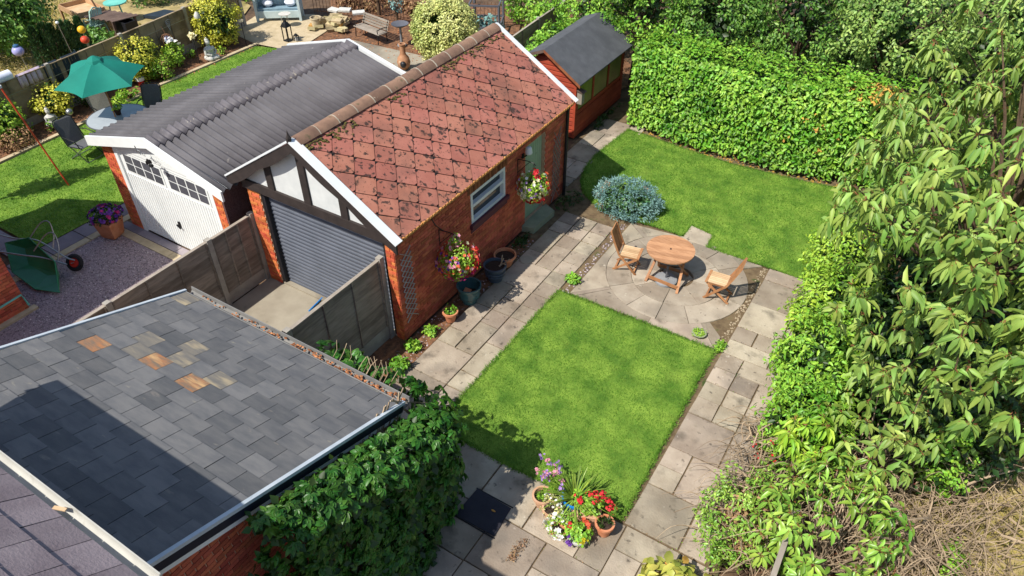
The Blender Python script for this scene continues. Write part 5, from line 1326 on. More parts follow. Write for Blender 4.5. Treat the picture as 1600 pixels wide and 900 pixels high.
def stake(label, base, h, head, m='galv'):
    t = thing('garden_stake', label, 'garden stake', base); x, y, z = base
    b = MB(); b.tube([(x, y, -.02), (x - .02, y + .02, h)], .012, 5); b.build('rod', 'black_metal', t)
    head(t, (x - .02, y + .02, h)); return t
def hd_flower(t, p): petals('head', np.tile(p, (10, 1)) + rng.normal(0, .03, (10, 3)), np.tile([0.2, -.3, 1.], (10, 1)), .12, 'petal_cream', t)
def hd_globe(m, r_): return lambda t, p: MB().blob((p[0], p[1], p[2] + r_), (r_, r_, r_), 12, 8).build('globe', m, t, True)
stake('thin dark stake with a cream flower-shaped top near the seated figure', (-14.5, 6.98, 0), .95, hd_flower)
stake('thin stake with a flat cap standing before the blue arbour seat', (-14.45, 9.0, 0), .85, lambda t, p: MB().lathe([(0, 0), (.12, 0), (.10, .04), (0, .06)], 12, p).build('cap', 'cream_stone', t))
stake('pole with a white bird feeder in front of the tall golden bush', (-14.95, 7.68, 0), 1.25, lambda t, p: MB().lathe([(0, 0), (.10, .02), (.11, .10), (.05, .20), (0, .24)], 10, p).build('feeder', 'white_stone', t, True))
stake('solar lamp globe on a short post behind the nearest recliner', (-13.98, 1.98, 0), .34, hd_globe('galv', .10))
for lb, y, x in (('white wire spiral hung on the fence left of the mirror ball, nearer the parasol', 5.0, -15.40), ('white wire spiral hung on the fence above the mirror ball', 6.95, -15.61)):
    b = MB(); b.tube([(x + .05 * 0 + .03, y + .11 * (1 - k / 40) * math.cos(k * .9), 1.28 - k * .008 + .05 * math.sin(k * .9)) for k in range(40)], .010, 4); tag(b.build('wind_spinner', 'wire_white'), lb, 'garden ornament', 'wire spirals on the fence')
rp_ = pot('plant_pot', 'red and white little pot ornament under the parasol edge', (-14.75, 4.85), .11, .08, .24, 'rim_red')
MB().lathe([(.115, .16), (.135, .16), (.135, .25), (.115, .25)], 14, (-14.75, 4.85, .005)).build('white_band', 'white_upvc', rp_)
# cloths and sheets on the pale fence
def drape(name, label, x, y0, y1, z, dz, m, cat, fold=.03, back=.25):
    n = 18; V = []; F = []
    for i in range(n + 1):
        y = y0 + (y1 - y0) * i / n; wv = fold * math.sin(i * 1.7) + fold * .5 * math.sin(i * 3.1)
        for (dx, h) in ((-.08, -back), (-.05, -.0), (0, .02), (.05 + wv * .4, -.02), (.07 + wv, -dz * .5), (.075 + wv * 1.3, -dz * (1 + .12 * math.sin(i * 2.3)))): V.append((x(y) + dx, y, z + h))
    for i in range(n):
        for j in range(5): F.append((i * 6 + j, i * 6 + j + 1, (i + 1) * 6 + j + 1, (i + 1) * 6 + j))
    b = MB(); b.add(V, F); o = b.build(name, m, None, True)
    md = o.modifiers.new('thick', 'SOLIDIFY'); md.thickness = .012
    return tag(o, label, cat)
fx = lambda y: -14.98 - .095 * (y - 0)
drape('cloth', 'crumpled pale pink cloth hung over the fence at the left', fx, 1.50, 2.25, 1.47, .36, 'cloth_pink', 'cloth')
drape('sheet', 'dark blue-black plastic sheet over the fence, next to the pink cloth', fx, 2.32, 2.80, 1.46, .62, 'tarp_dark', 'sheet', .01)
drape('sheet', 'dark blue-black plastic sheet over the fence, next to the parasol', fx, 2.95, 3.50, 1.46, .55, 'tarp_dark', 'sheet', .01)
wt = MB(); wt.tube([(-15.15, .1, 1.52), (-15.18, .8, 1.52), (-15.2, 1.42, 1.52)], .15, 14); tag(wt.build('white_roll', 'white_cloth', None, True), 'blue-white plastic roll lying along the top of the fence at the left edge', 'roll')

# plants and things in the garden beyond the pale fence
def tree(name, label, c, rad, base, tr, L, Wd, m, nc, per, cr, group=None, kind='diamond', inner='leaf_dark', shell=(.66, 1.0), zmin=.1, **kw):
    t = thing(name, label, 'tree', base, 0, group)
    b = MB(); bx_, by_, bz_ = base; cx, cy, cz = c
    b.tube([(bx_, by_, -.1), (bx_ + (cx - bx_) * .3, by_ + (cy - by_) * .3, cz * .35), (bx_ + (cx - bx_) * .8, by_ + (cy - by_) * .8, cz * .75), (cx, cy, cz + rad[2] * .5)], [tr, tr * .8, tr * .55, tr * .2], 9)
    b.build('trunk', 'trunk', t, True)
    for k in range(7):
        a = 2 * PI * k / 7 + rnd.random(); e = (cx + rad[0] * .75 * math.cos(a), cy + rad[1] * .75 * math.sin(a), cz + rad[2] * rnd.uniform(-.3, .6)); s0 = (bx_ + (cx - bx_) * .6, by_ + (cy - by_) * .6, cz * rnd.uniform(.45, .75))
        MB().tube([s0, ((s0[0] + e[0]) / 2, (s0[1] + e[1]) / 2, (s0[2] + e[2]) / 2 + .15), e], [tr * .4, tr * .25, tr * .08], 6).build('limb', 'trunk', t, True)
    P, O = crown_pts(c, rad, nc, per, cr, shell, zmin=zmin); foliage('crown', P, O, L, Wd, kind, m, t, **kw)
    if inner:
        P, O = crown_pts(c, [r_ * .62 for r_ in rad], max(nc // 5, 8), max(per // 2, 8), cr * 1.3, (.2, 1), zmin=zmin); foliage('inner_crown', P, O, L * 1.6, Wd * 2, 'diamond', inner, t)  # inner leaves coloured dark as shade inside the crown
    return t
tree('garden_tree', 'large round green tree beyond the fence in the top left corner', (-20.9, 4.0, 1.6), (2.0, 1.7, 1.35), (-20.9, 4.1, 0), .10, .14, .07, 'leaf_tree', 230, 46, .34)
for k in range(6):
    x, y, h = -18.05 + .10 * (k % 2) - .03 * k, 3.75 + k * .31, 1.55 - .05 * k + .10 * (k % 2)
    t = thing('conifer', ['leftmost', 'second', 'third', 'fourth', 'fifth', 'rightmost'][k] + ' of the row of narrow dark conifers beyond the fence', 'conifer', (x, y, 0), 0, 'row of narrow conifers beyond the fence')
    MB().tube([(x, y, -.05), (x, y, h * .9)], [.05, .015], 6).build('trunk', 'trunk', t)
    n = 900; u = rng.uniform(0, 1, n) ** .8; a = rng.uniform(0, 2 * PI, n); rr_ = .26 * (1 - u) ** .6 * rng.uniform(.6, 1.05, n) + .02
    P = np.c_[x + rr_ * np.cos(a), y + rr_ * np.sin(a), u * h]; O = np.c_[np.cos(a), np.sin(a), np.full(n, .3)]
    leaves_obj('foliage', P, nrm(O * .5 + np.array([0, 0, 1.0]) + .3 * rng.normal(size=(n, 3))), O + .4 * rng.normal(size=(n, 3)), .12, .04, 'diamond', 'leaf_conifer', t)
pl = thing('raised_planter', 'wooden raised planter tray on legs beyond the fence at the top left', 'planter', (-21, 7, 0))
q = [(-21.74, 6.71, .7), (-20.24, 6.50, .7), (-20.05, 7.45, .7), (-21.55, 7.66, .7)]
for a, c in zip(q, q[1:] + q[:1]): MB().beam(a, c, .04, .20).build('side_board', 'raw_wood', pl)
b = MB(); b.add([(p[0], p[1], .64) for p in q], [(0, 1, 2, 3)]); b.build('tray_floor', 'teak_pale', pl)
for p in q: MB().beam((p[0], p[1], 0), (p[0], p[1], .7), .07, .07).build('leg', 'raw_wood', pl)
pcx = thing('plastic_chair', 'pale green plastic armchair beyond the fence, top left', 'chair', (-20.2, 6.6, 0))
cx, cy = -19.75, 6.75
b = MB(); b.prism([(cx - .24, cy - .24, .42), (cx + .26, cy - .24, .42), (cx + .26, cy + .24, .42), (cx - .24, cy + .24, .42)], (0, 0, .03)); b.build('seat', 'green_plastic', pcx)
for k in range(5): MB().beam((cx + .10 + .0 * k, cy - .2 + .1 * k, .44), (cx + .02, cy - .17 + .085 * k + .22, .95), .055, .02, up=(1, 0, 0)).build('back_slat', 'green_plastic', pcx)
b = MB(); b.tube([(cx + .12, cy - .26, .44), (cx + .0, cy - .05, .9), (cx, cy + .12, 1.0), (cx, cy + .32, .93), (cx + .1, cy + .28, .44)], .03, 6); b.build('back_frame', 'green_plastic', pcx, True)
for s in (-1, 1):
    b = MB(); b.tube([(cx - .24, cy + .27 * s, 0), (cx - .22, cy + .27 * s, .62), (cx + .14, cy + .26 * s, .68)], .025, 6); b.build('arm', 'green_plastic', pcx, True)
    MB().tube([(cx + .24, cy + .24 * s, .42), (cx + .30, cy + .27 * s, 0)], .025, 6).build('leg', 'green_plastic', pcx)
dt = thing('dark_table', 'dark weathered wooden table beyond the fence beside the plastic chair', 'table', (-19.2, 7.0, 0))
for k in range(6): MB().beam((-19.95 + .24 * k, 6.55 + .05 * k, .70), (-19.75 + .24 * k, 7.50 + .05 * k, .70), .22, .03).build('table_plank', 'dark_wood', dt)
for p in ((-19.85, 6.65), (-18.75, 6.85), (-19.65, 7.4), (-18.55, 7.6)): MB().beam((p[0], p[1], 0), (p[0], p[1], .68), .07, .07).build('leg', 'dark_wood', dt)
bk = thing('black_crate', 'open black box standing beside the dark table beyond the fence', 'box', (-18.6, 7.3, 0))
b = MB()
for (a, c) in (((-18.95, 7.05, 0), (-18.35, 7.08, .62)), ((-18.95, 7.47, 0), (-18.35, 7.50, .62)), ((-18.95, 7.081, 0), (-18.92, 7.469, .62)), ((-18.38, 7.081, 0), (-18.35, 7.469, .62)), ((-18.919, 7.081, 0), (-18.381, 7.469, .03))): b.span(a, c)
b.build('box', 'black_plastic', bk)
gs_ = thing('grey_slab', 'dark grey slab lying on the dry soil beyond the fence', 'slab', (-19.4, 9.3, 0))
MB().prism([(-19.95, 8.8, 0), (-19.1, 9.0, 0), (-18.9, 9.85, 0), (-19.75, 9.65, 0)], (0, 0, .12)).build('slab', 'tarp_dark', gs_)
tt = thing('teal_table', 'small round turquoise plastic table at the top edge beyond the fence', 'table', (-20.3, 8.2, 0))
b = MB(); b.lathe([(0, .68), (.42, .68), (.42, .72), (0, .73)], 20, (-20.45, 8.15, 0)); b.build('top', 'teal_plastic', tt, True)
for k in range(3): MB().tube([(-20.45 + .2 * math.cos(k * 2.1), 8.15 + .2 * math.sin(k * 2.1), .69), (-20.45 + .32 * math.cos(k * 2.1), 8.15 + .32 * math.sin(k * 2.1), 0)], .025, 6).build('leg', 'teal_plastic', tt)
wp = MB(); wp.tube([(-19.54, 7.11, 0), (-20.1, 6.95, 1.9)], .03, 6); tag(wp.build('brown_pole', 'rusty_rail'), 'leaning brown pole beyond the fence beside the dark table', 'pole')
def globe(label, c, r_, m, cat='garden lantern', cap=None):
    t = thing('globe_lantern', label, cat, (c[0], c[1], 0), 0, 'coloured globes on poles')
    MB().tube([(c[0] + .05, c[1] + .1, 0), (c[0], c[1], c[2])], .012, 5).build('pole', 'galv', t); MB().blob(c, (r_, r_, r_ * .9), 16, 10).build('globe', m, t, True)
    if cap: MB().lathe([(0, r_ * .7), (r_ * .55, r_ * .75), (r_ * .45, r_ * 1.1), (0, r_ * 1.3)], 12, c).build('cap', cap, t)
globe('lilac globe lantern with a blue cap at the left below the round tree', (-17.3, 2.78, 1.3), .17, 'lilac_globe', cap='blue_tub')
globe('yellow globe lantern beyond the fence, above the red one', (-16.7, 4.62, 1.50), .13, 'yellow_globe')
globe('red globe lantern beyond the fence, below the yellow one', (-16.15, 4.32, 1.38), .13, 'red_globe')
globe('small white globe at the edge of the round tree', (-17.6, 4.40, 1.62), .055, 'white_upvc')
b = MB(); b.prism([(-18.6, 5.0, 0), (-17.9, 4.85, 0), (-17.6, 6.2, 0), (-18.3, 6.35, 0)], (0, 0, .32)); tag(b.build('blue_tub', 'blue_tub'), 'blue plastic tub behind the row of conifers', 'tub')
for lb, c, rad, m in (('dark bush at the top edge beyond the fence', (-21.5, 10.3, .6), (1.3, 1.0, .7), 'leaf_tree'), ('pale green bush at the top edge beyond the grey slab', (-19.5, 12.2, .4), (1.6, 1.0, .5), 'leaf_bright'), ('low green growth beside the plastic chair', (-18.7, 6.0, .25), (.6, .5, .3), 'leaf_tree')):
    bush('bush', lb, c, rad, .14, .08, 'diamond', m, 70, 30, .25)

tree('shadow_tree', 'slender columnar tree added out of view at the left to cast the lawn shadow', (-12.45, -2.75, 3.9), (.32, .30, 1.5), (-12.4, -2.75, 0), .05, .12, .07, 'leaf_tree', 60, 30, .20, inner=None)  # unseen tree, added to throw the long shadow on the left lawn
# far corner: arbour, stones, bench, bird bath, chiminea, topiary
ab = thing('arbour_seat', 'pale blue wooden arbour seat with grey-blue cushions at the top edge', 'arbour', (-15.1, 11.4, 0))
ax, ay = Vector((.81, .59, 0)), Vector((-.59, .81, 0)); AO = Vector((-15.84, 10.80, 0))
def ap(u, v, z): return AO + ax * u + ay * v + Vector((0, 0, z))
def abox(u0, u1, v0, v1, z0, z1, name, m='arbour_blue'):
    b = MB(); b.prism([ap(u0, v0, z0), ap(u1, v0, z0), ap(u1, v1, z0), ap(u0, v1, z0)], (0, 0, z1 - z0)); return b.build(name, m, ab)
for u in (0, 1.62):
    for v in (0, .55): abox(u, u + .09, v, v + .09, 0, 1.6, 'post')
    for k in range(4): abox(u + .02, u + .07, .10 + k * .112, .10 + k * .112 + .10, .28, 1.45, 'side_board')
    abox(u + .01, u + .08, .091, .549, .56, .62, 'arm_rail')
for k in range(14): abox(.10 + k * .108, .10 + k * .108 + .10, .60, .63, .25, 1.45, 'back_board')
abox(.091, 1.619, .08, .59, .34, .38, 'seat'); abox(.10, 1.60, .10, .58, .385, .46, 'cushion', 'cushion'); abox(.091, 1.619, .05, .078, .12, .38, 'seat_apron')
b = MB(); b.prism([ap(-.12, -.1, 1.6), ap(.86, -.1, 2.05), ap(1.83, -.1, 1.6), ap(1.83, -.1, 1.55), ap(.86, -.1, 2.0), ap(-.12, -.1, 1.55)], ay * .85); b.build('roof', 'arbour_blue', ab)
for u, m in ((.30, 'white_cloth'), (1.15, 'white_cloth')):
    b = MB(); b.blob(ap(u + .15, .38, .60), (.24, .2, .14), 10, 6); tag(b.build('pillow', m, None, True), 'plump white pillow at the %s end of the arbour seat' % ('left' if u < 1 else 'right'), 'pillow')
rt_ = thing('side_table', 'small round pale table in front of the arbour seat', 'table', (-14.55, 11.15, 0))
b = MB(); b.lathe([(0, .46), (.22, .46), (.23, .48), (0, .49)], 20, (-14.55, 11.1, 0)); b.build('top', 'white_stone', rt_, True)
for k in range(3): MB().tube([(-14.55 + .12 * math.cos(k * 2.1), 11.1 + .12 * math.sin(k * 2.1), .46), (-14.55 + .2 * math.cos(k * 2.1), 11.1 + .2 * math.sin(k * 2.1), 0)], .01, 5).build('leg', 'wire_white', rt_)
ln = thing('lantern', 'tall dark metal lantern on the pale paving near the end of the corrugated roof', 'lantern', (-13.45, 10.1, 0))
for dx, dy in ((-.11, -.11), (.11, -.11), (.11, .11), (-.11, .11)): MB().span((-13.45 + dx - .014, 10.1 + dy - .014, .02), (-13.45 + dx + .014, 10.1 + dy + .014, .52)).build('corner_bar', 'black_metal', ln)
b = MB(); b.span((-13.58, 9.97, 0), (-13.32, 10.23, .03)); b.build('floor_plate', 'black_metal', ln)
b = MB(); b.lathe([(.20, .52), (.12, .64), (.06, .70), (.05, .74), (0, .76)], 4, (-13.45, 10.1, 0), a0=PI / 4); b.tube([(-13.45 + .05 * math.cos(t * PI / 5), 10.1, .79 + .05 * math.sin(t * PI / 5)) for t in range(10)], .008, 4, closed=True); b.build('lid', 'black_metal', ln)
l2 = thing('lantern', 'small dark lantern beside the tall one on the pale paving', 'lantern', (-13.15, 10.2, 0))
b = MB()
for dx, dy in ((-.06, -.06), (.06, -.06), (.06, .06), (-.06, .06)): b.span((-13.15 + dx - .01, 10.22 + dy - .01, .015), (-13.15 + dx + .01, 10.22 + dy + .01, .20))
b.build('bars', 'black_metal', l2)['kind'] = 'stuff'
MB().lathe([(.11, .20), (.03, .28), (0, .29)], 4, (-13.15, 10.22, 0), a0=PI / 4).build('lid', 'black_metal', l2); MB().lathe([(0, 0), (.035, 0), (.035, .12), (0, .12)], 8, (-13.15, 10.22, .01)).build('candle', 'white_upvc', l2)
pot('stone_urn', 'cream stone urn beside the arbour seat', (-13.42, 11.55), .19, .15, .42, 'cream_stone', soil=.08)
st = thing('rockery', 'stack of sandstone slabs piled in the corner left of the bench', 'rock pile', (-12.8, 11.9, 0))
g = random.Random(9)
for k in range(34):
    lay = k // 12; x = -12.95 + g.uniform(-.75, .75) * (1 - .22 * lay); y = 12.0 + (x + 12.95) * .35 + g.uniform(-.55, .55) * (1 - .25 * lay); s_ = g.uniform(.8, 1.2)
    Rm = Matrix.Rotation(g.uniform(-.5, .9), 3, 'Z') @ Matrix.Rotation(g.uniform(-.35, .35), 3, 'X')
    MB().box((x, y, .07 + lay * .125 + g.uniform(0, .04)), (.36 * s_, .26 * s_, .11), Rm).build('stone', 'sandstone_orange' if k in (4, 15) else 'sandstone', st)
for k, (x, y, z) in enumerate(((-13.25, 12.4, .47), (-12.85, 12.55, .50), (-12.25, 12.65, .48))): MB().box((x, y, z), (.46, .26, .07), Matrix.Rotation(.4 * k, 3, 'Z') @ Matrix.Rotation(.12, 3, 'X')).build('cap_stone', 'white_stone', st)
bn = thing('garden_bench', 'weathered slatted bench with black metal ends behind the corrugated garage', 'bench', (-11, 12, 0))
bu = Vector((.985, -.17, 0)); bv = Vector((.17, .985, 0)); BO = Vector((-11.72, 11.72, 0))
def bp(u, v, z): return BO + bu * u + bv * v + Vector((0, 0, z))
for k in range(5): MB().beam(bp(0, .05 + k * .085, .36), bp(1.42, .05 + k * .085, .36), .07, .025).build('seat_slat', 'bench_wood', bn)
for k in range(4): MB().beam(bp(0, .46 + k * .035, .44 + k * .085), bp(1.42, .46 + k * .035, .44 + k * .085), .022, .07).build('back_slat', 'bench_wood', bn)
for u in (.08, 1.34):
    MB().tube([bp(u, .02, 0), bp(u, .05, .33), bp(u, .03, .50), bp(u, .30, .53), bp(u, .47, .50)], .018, 6).build('end_frame', 'black_metal', bn, True)
    MB().tube([bp(u, .46, 0), bp(u, .42, .34), bp(u, .58, .74)], .018, 6).build('back_leg', 'black_metal', bn, True)
    MB().tube([bp(u, .05, .34), bp(u, .42, .34)], .014, 6).build('seat_bar', 'black_metal', bn, True)
bb = thing('bird_bath', 'grey bird bath on a slim stem at the right end of the bench', 'bird bath', (-9.65, 11.93, 0))
b = MB(); b.lathe([(0, .0), (.17, .0), (.16, .04), (.05, .08), (.04, .62), (.07, .68), (0, .69)], 14, (-9.65, 11.93, 0)); b.build('stem', 'stone_base', bb, True)
b = MB(); b.lathe([(0, .66), (.16, .68), (.30, .76), (.31, .79), (.27, .77), (.12, .72), (0, .71)], 22, (-9.65, 11.93, 0)); b.build('bowl', 'metal_grey', bb, True)
cm = thing('chiminea', 'terracotta chiminea with a tall neck behind the ridge of the red roof', 'chiminea', (-8.28, 10.35, 0))
b = MB(); b.lathe([(0, 0), (.12, .01), (.20, .12), (.23, .25), (.19, .40), (.11, .50), (.095, .55), (.095, .82), (.12, .84), (.12, .87), (.08, .87), (.07, .60), (0, .58)], 20, (-8.28, 10.35, 0)); b.build('body', 'chiminea', cm, True)
b = MB(); b.blob((-8.16, 10.17, .24), (.11, .09, .11), 12, 7); b.build('mouth', 'black_plastic', cm, True)
tp_ = bush('topiary', 'big clipped ball of variegated cream-green leaves behind the red roof', (-7.5, 11.7, 1.05), (1.12, 1.0, 1.05), .075, .05, 'diamond', 'leaf_variegated', 460, 50, .16, shell=(.86, 1.0), core='leaf_dark')
rl = thing('rail_fence', 'low rusty railing with thin upright bars behind the bench', 'railing', (-12, 13.3, 0))
rpnts = [(-14.6, 12.65), (-13.0, 13.35), (-11.0, 13.75), (-9.2, 14.4), (-7.6, 15.2)]
for a, c in zip(rpnts[:-1], rpnts[1:]):
    for z in (.12, .85): MB().beam((a[0], a[1], z), (c[0], c[1], z), .03, .03).build('rail', 'rusty_rail', rl)
    n = int(math.dist(a, c) / .13)
    for k in range(n): MB().tube([(a[0] + (c[0] - a[0]) * k / n, a[1] + (c[1] - a[1]) * k / n, 0), (a[0] + (c[0] - a[0]) * k / n, a[1] + (c[1] - a[1]) * k / n, .95)], .010, 4).build('bar', 'rusty_rail', rl)
tag(MB().lathe([(0, 0), (.09, 0), (.07, 1.6), (0, 1.6)], 8, (-12.2, 13.75, 0)).build('tree_stump', 'trunk', None, True), 'dark bare trunk behind the railing above the bench', 'trunk')
hk = thing('hanging_flowers', 'bunch of pink flowers hanging on the railing left of the clipped ball', 'flowers', (-9.4, 13.2, .8))
P, O = crown_pts((-9.35, 13.2, .85), (.36, .3, .42), 26, 16, .1); foliage('foliage', P, O, .07, .04, 'diamond', 'leaf_blue', hk); petals('flower', P[::4], O[::4], .07, 'petal_magenta', hk); petals('flower', P[2::7], O[2::7], .07, 'petal_pink', hk)
MB().tube([(-9.3, 13.6, 0), (-9.35, 13.4, 1.3), (-9.35, 13.2, 1.25)], .015, 5).build('hook', 'black_metal', hk)
hk2 = bush('climber', 'small teal-green climber on the railing behind the bench', (-11.2, 13.6, .8), (.25, .2, .35), .08, .05, 'diamond', 'leaf_blue', 16, 14, .1, cat='plant')
cg = thing('fruit_cage', 'dark grey metal growing frame with blue-green vegetables behind the red roof', 'garden frame', (-7.4, 14.5, 0))
cq = [(-7.92, 13.72), (-6.95, 14.2), (-7.5, 15.35), (-8.45, 14.85)]
for p in cq: MB().beam((p[0], p[1], 0), (p[0], p[1], 1.2), .07, .07).build('post', 'metal_grey', cg)
for a, c in zip(cq, cq[1:] + cq[:1]):
    for z in (.42, 1.2): MB().beam((a[0], a[1], z), (c[0], c[1], z), .05, .06).build('rail', 'metal_grey', cg)
bush('vegetables', 'blue-green vegetable leaves growing inside the grey metal frame', (-7.7, 14.6, .25), (.5, .5, .25), .16, .12, 'diamond', 'leaf_blue', 20, 14, .14, cat='plant')
for lb, c, rad, m in (('bright leafy shrub behind the grey metal frame', (-6.9, 16.4, .7), (1.3, .8, .8), 'leaf_bright'), ('green shrub between the metal frame and the dark fence', (-5.75, 15.4, .5), (.5, .7, .6), 'leaf_bright'), ('dry brown growth behind the bench', (-10.3, 14.6, .3), (1.5, .5, .35), 'leaf_brown'), ('dry brown growth behind the stone pile', (-13.6, 14.2, .4), (1.6, .8, .5), 'leaf_brown')):
    bush('shrub', lb, c, rad, .13, .09, 'diamond', m, 60, 28, .22)
scatter_stones('bark_chips', (-14.2, 2.5, -13.95, 9.0), 160, .03, 'rust_debris', -.005, 4)
scatter_stones('leaf_litter', (-12.4, 10.2, -8.2, 13.6), 420, .03, 'rust_debris', -.02, 6)

# ================================================================== HEDGE, TREES AND SHRUBS OF THE MAIN GARDEN
hg = thing('laurel_hedge', 'tall clipped laurel hedge of bright green leaves along the end of the lawn', 'hedge', (3, 11.1, 0))
def hedge_y(x): return 10.62 - .30 * math.sin(PI * min(max(x / 6.2, 0), 1))
b = MB(); b.span((.12, 10.75, .0), (7.2, 12.0, 2.05)); b.build('shade_core', 'leaf_dark', hg)  # solid block in dark leaf colour, painting the hedge's shaded inside
for k in range(14): MB().tube([(.2 + k * .48, 10.72, -.03), (.25 + k * .48, 10.8, .5)], .03, 5).build('stem', 'trunk', hg)
n = 9500
x = rng.uniform(-.12, 6.9, n); z = rng.uniform(.10, 2.42, n); yy = np.array([hedge_y(q) for q in x]) + .10 * np.sin(x * 2.3 + 2 * z) * .6 + .35 * np.clip(z - 1.9, 0, 1) ** 1.5 + .08 * rng.normal(size=n) + .16 * np.clip(.35 - z, 0, 1)
P = np.c_[x, yy, z]; O = np.c_[.12 * rng.normal(size=n), -np.ones(n), np.full(n, .35)]
n2 = 3600; x = rng.uniform(-.1, 6.9, n2); y = rng.uniform(10.5, 12.0, n2); P = np.vstack([P, np.c_[x, y, 2.28 + .12 * np.sin(x * 3.1) * np.cos(y * 2) + .08 * np.sin(x * 7.3 + y * 5) + np.abs(.13 * rng.normal(size=n2))]]); O = np.vstack([O, np.c_[.3 * rng.normal(size=(n2, 2)), np.ones(n2)]])
n3 = 1700; y = rng.uniform(10.6, 12.0, n3); P = np.vstack([P, np.c_[-.05 + .07 * rng.normal(size=n3), y, rng.uniform(.1, 2.4, n3)]]); O = np.vstack([O, np.c_[-np.ones(n3), .2 * rng.normal(size=(n3, 2))]])
n = len(P); N_ = nrm(nrm(O) * 1.0 + np.array([0, 0, .45]) + .42 * rng.normal(size=(n, 3)))
D = nrm(np.cross(N_, rng.normal(size=(n, 3))) + .5 * nrm(O) - np.array([0, 0, .25])); ln_ = .115 * rng.uniform(.7, 1.3, n)
leaves_obj('foliage', P, D, N_, ln_, ln_ * .52, 'oval', 'leaf_laurel', hg, nparts=300, droop=.05)
P, O = crown_pts((6.0, 11.0, 2.38), (.6, .5, .12), 20, 20, .12); foliage('dry_foliage', P, O, .11, .06, 'oval', 'dead_leaf', hg, up=1.0)
P, O = crown_pts((4.6, 10.35, 1.2), (1.2, .12, .8), 12, 5, .1); foliage('dry_foliage', P, O, .09, .05, 'oval', 'dead_leaf', hg)
TG = 'trees beyond the hedge'
for lb, c, rad, base, m, nc in (
        ('leafy tree leaning over the far end of the little red shed', (-1.1, 13.25, 2.75), (1.55, 1.5, 1.35), (-1.3, 13.4, 0), 'leaf_bright', 110),
        ('bright green tree behind the left end of the laurel hedge', (1.2, 13.1, 2.7), (1.5, 1.2, 1.4), (1.2, 13.2, 0), 'leaf_tree', 130),
        ('dark gappy tree behind the middle of the laurel hedge', (3.5, 13.6, 3.0), (1.5, 1.2, 1.6), (3.5, 13.7, 0), 'leaf_tree', 90),
        ('fine-leaved tree behind the right end of the laurel hedge', (5.9, 13.3, 3.2), (1.7, 1.4, 1.5), (5.8, 13.5, 0), 'leaf_pale', 150),
        ('fine-leaved green tree behind the drooping cherry, top right', (8.8, 12.8, 3.4), (1.9, 1.6, 1.9), (8.8, 12.9, 0), 'leaf_pale', 150),
        ('green tree at the right edge of the picture behind the cherry', (11.8, 11.6, 3.2), (2.0, 2.0, 2.2), (11.8, 11.7, 0), 'leaf_tree', 130),
        ('pale tree at the top edge behind the dark fence and shed', (-3.6, 15.2, 1.7), (1.5, 1.5, 1.6), (-3.6, 15.3, 0), 'leaf_bright', 130)):
    tree('garden_tree', lb, c, rad, base, .12, .11, .06, m, int(nc * .8), 52, .25, group=TG)
bd = thing('far_thicket', 'dark thicket of foliage filling the background behind the trees', 'thicket', (3, 17, 0))
tag(bd, kind='stuff')
P, O = crown_pts((3.0, 17.5, 2.4), (11, 1.6, 2.8), 420, 40, .5, (.5, 1.0), zmin=.0); foliage('foliage', P, O, .22, .14, 'diamond', 'leaf_dark', bd)  # dark leaf colour puts deep shade behind the gaps in the trees
bush('shrub', 'leafy shrub between the dark fence and the felt roof of the shed', (-3.75, 12.6, .75), (.85, 1.9, .85), .12, .08, 'diamond', 'leaf_bright', 150, 30, .2, core='leaf_dark')

# blue juniper
jn = thing('blue_juniper', 'low rounded blue-grey juniper at the corner of the far lawn', 'shrub', (1.72, 6.55, 0))
MB().tube([(1.72, 6.55, -.03), (1.74, 6.55, .3)], [.05, .03], 6).build('stem', 'trunk', jn)
P, O = crown_pts((1.72, 6.60, .26), (.86, .64, .46), 210, 34, .10, shell=(.78, 1.0), zmin=.02)
n = len(P); leaves_obj('foliage', P, nrm(O + .55 * rng.normal(size=(n, 3))), rng.normal(size=(n, 3)), .062 * rng.uniform(.7, 1.3, n), .02, 'diamond', 'leaf_blue', jn)
P, O = crown_pts((1.72, 6.60, .24), (.74, .54, .36), 60, 30, .14, shell=(.3, .9), zmin=.02); foliage('inner_foliage', P, O, .09, .05, 'diamond', 'leaf_conifer', jn)
P, O = crown_pts((1.75, 6.52, .30), (.80, .60, .44), 9, 26, .09, shell=(.9, 1.0), zmin=.15); foliage('dry_foliage', P, O, .06, .02, 'diamond', 'leaf_brown', jn)
# weeds and edging plants
for lb, c, rad, m, L in (('clump of soft green leaves on the soil beside the near corner of the patio', (.40, -.66, .10), (.22, .20, .13), 'leaf_bright', .09),
                         ('small green plant on the soil below the near corner of the garage', (.26, -.10, .07), (.14, .13, .10), 'leaf_bright', .08),
                         ('leafy green weed by the foot of the terracotta pot', (.30, .42, .05), (.12, .13, .08), 'leaf_bright', .07),
                         ('green weed growing in the joint at the corner of the round paving', (1.95, 3.40, .06), (.13, .13, .08), 'leaf_bright', .09),
                         ('dark low growth at the foot of the garage wall by the downpipe', (.40, 6.05, .08), (.32, .55, .12), 'leaf_dark', .07),
                         ('dark low growth between the door step and the drain lid', (.25, 4.05, .05), (.20, .35, .07), 'leaf_dark', .06),
                         ('dark weeds along the foot of the red shed', (-.88, 10.3, .08), (.16, 1.3, .12), 'leaf_dark', .08),
                         ('dry weeds in the shaded paving joint below the flower pots', (4.30, -2.72, .03), (.06, .24, .04), 'leaf_brown', .03),
                         ('tuft of weeds between the round paving and the right-hand path', (5.38, 3.12, .04), (.07, .18, .06), 'leaf_bright', .06)):
    t = thing('weed', lb, 'plant', (c[0], c[1], 0)); P, O = crown_pts(c, rad, 22, 12, .06, (.3, 1), zmin=-.02); foliage('foliage', P, O, L, L * .5, 'oval', m, t, up=.8, down=.0)

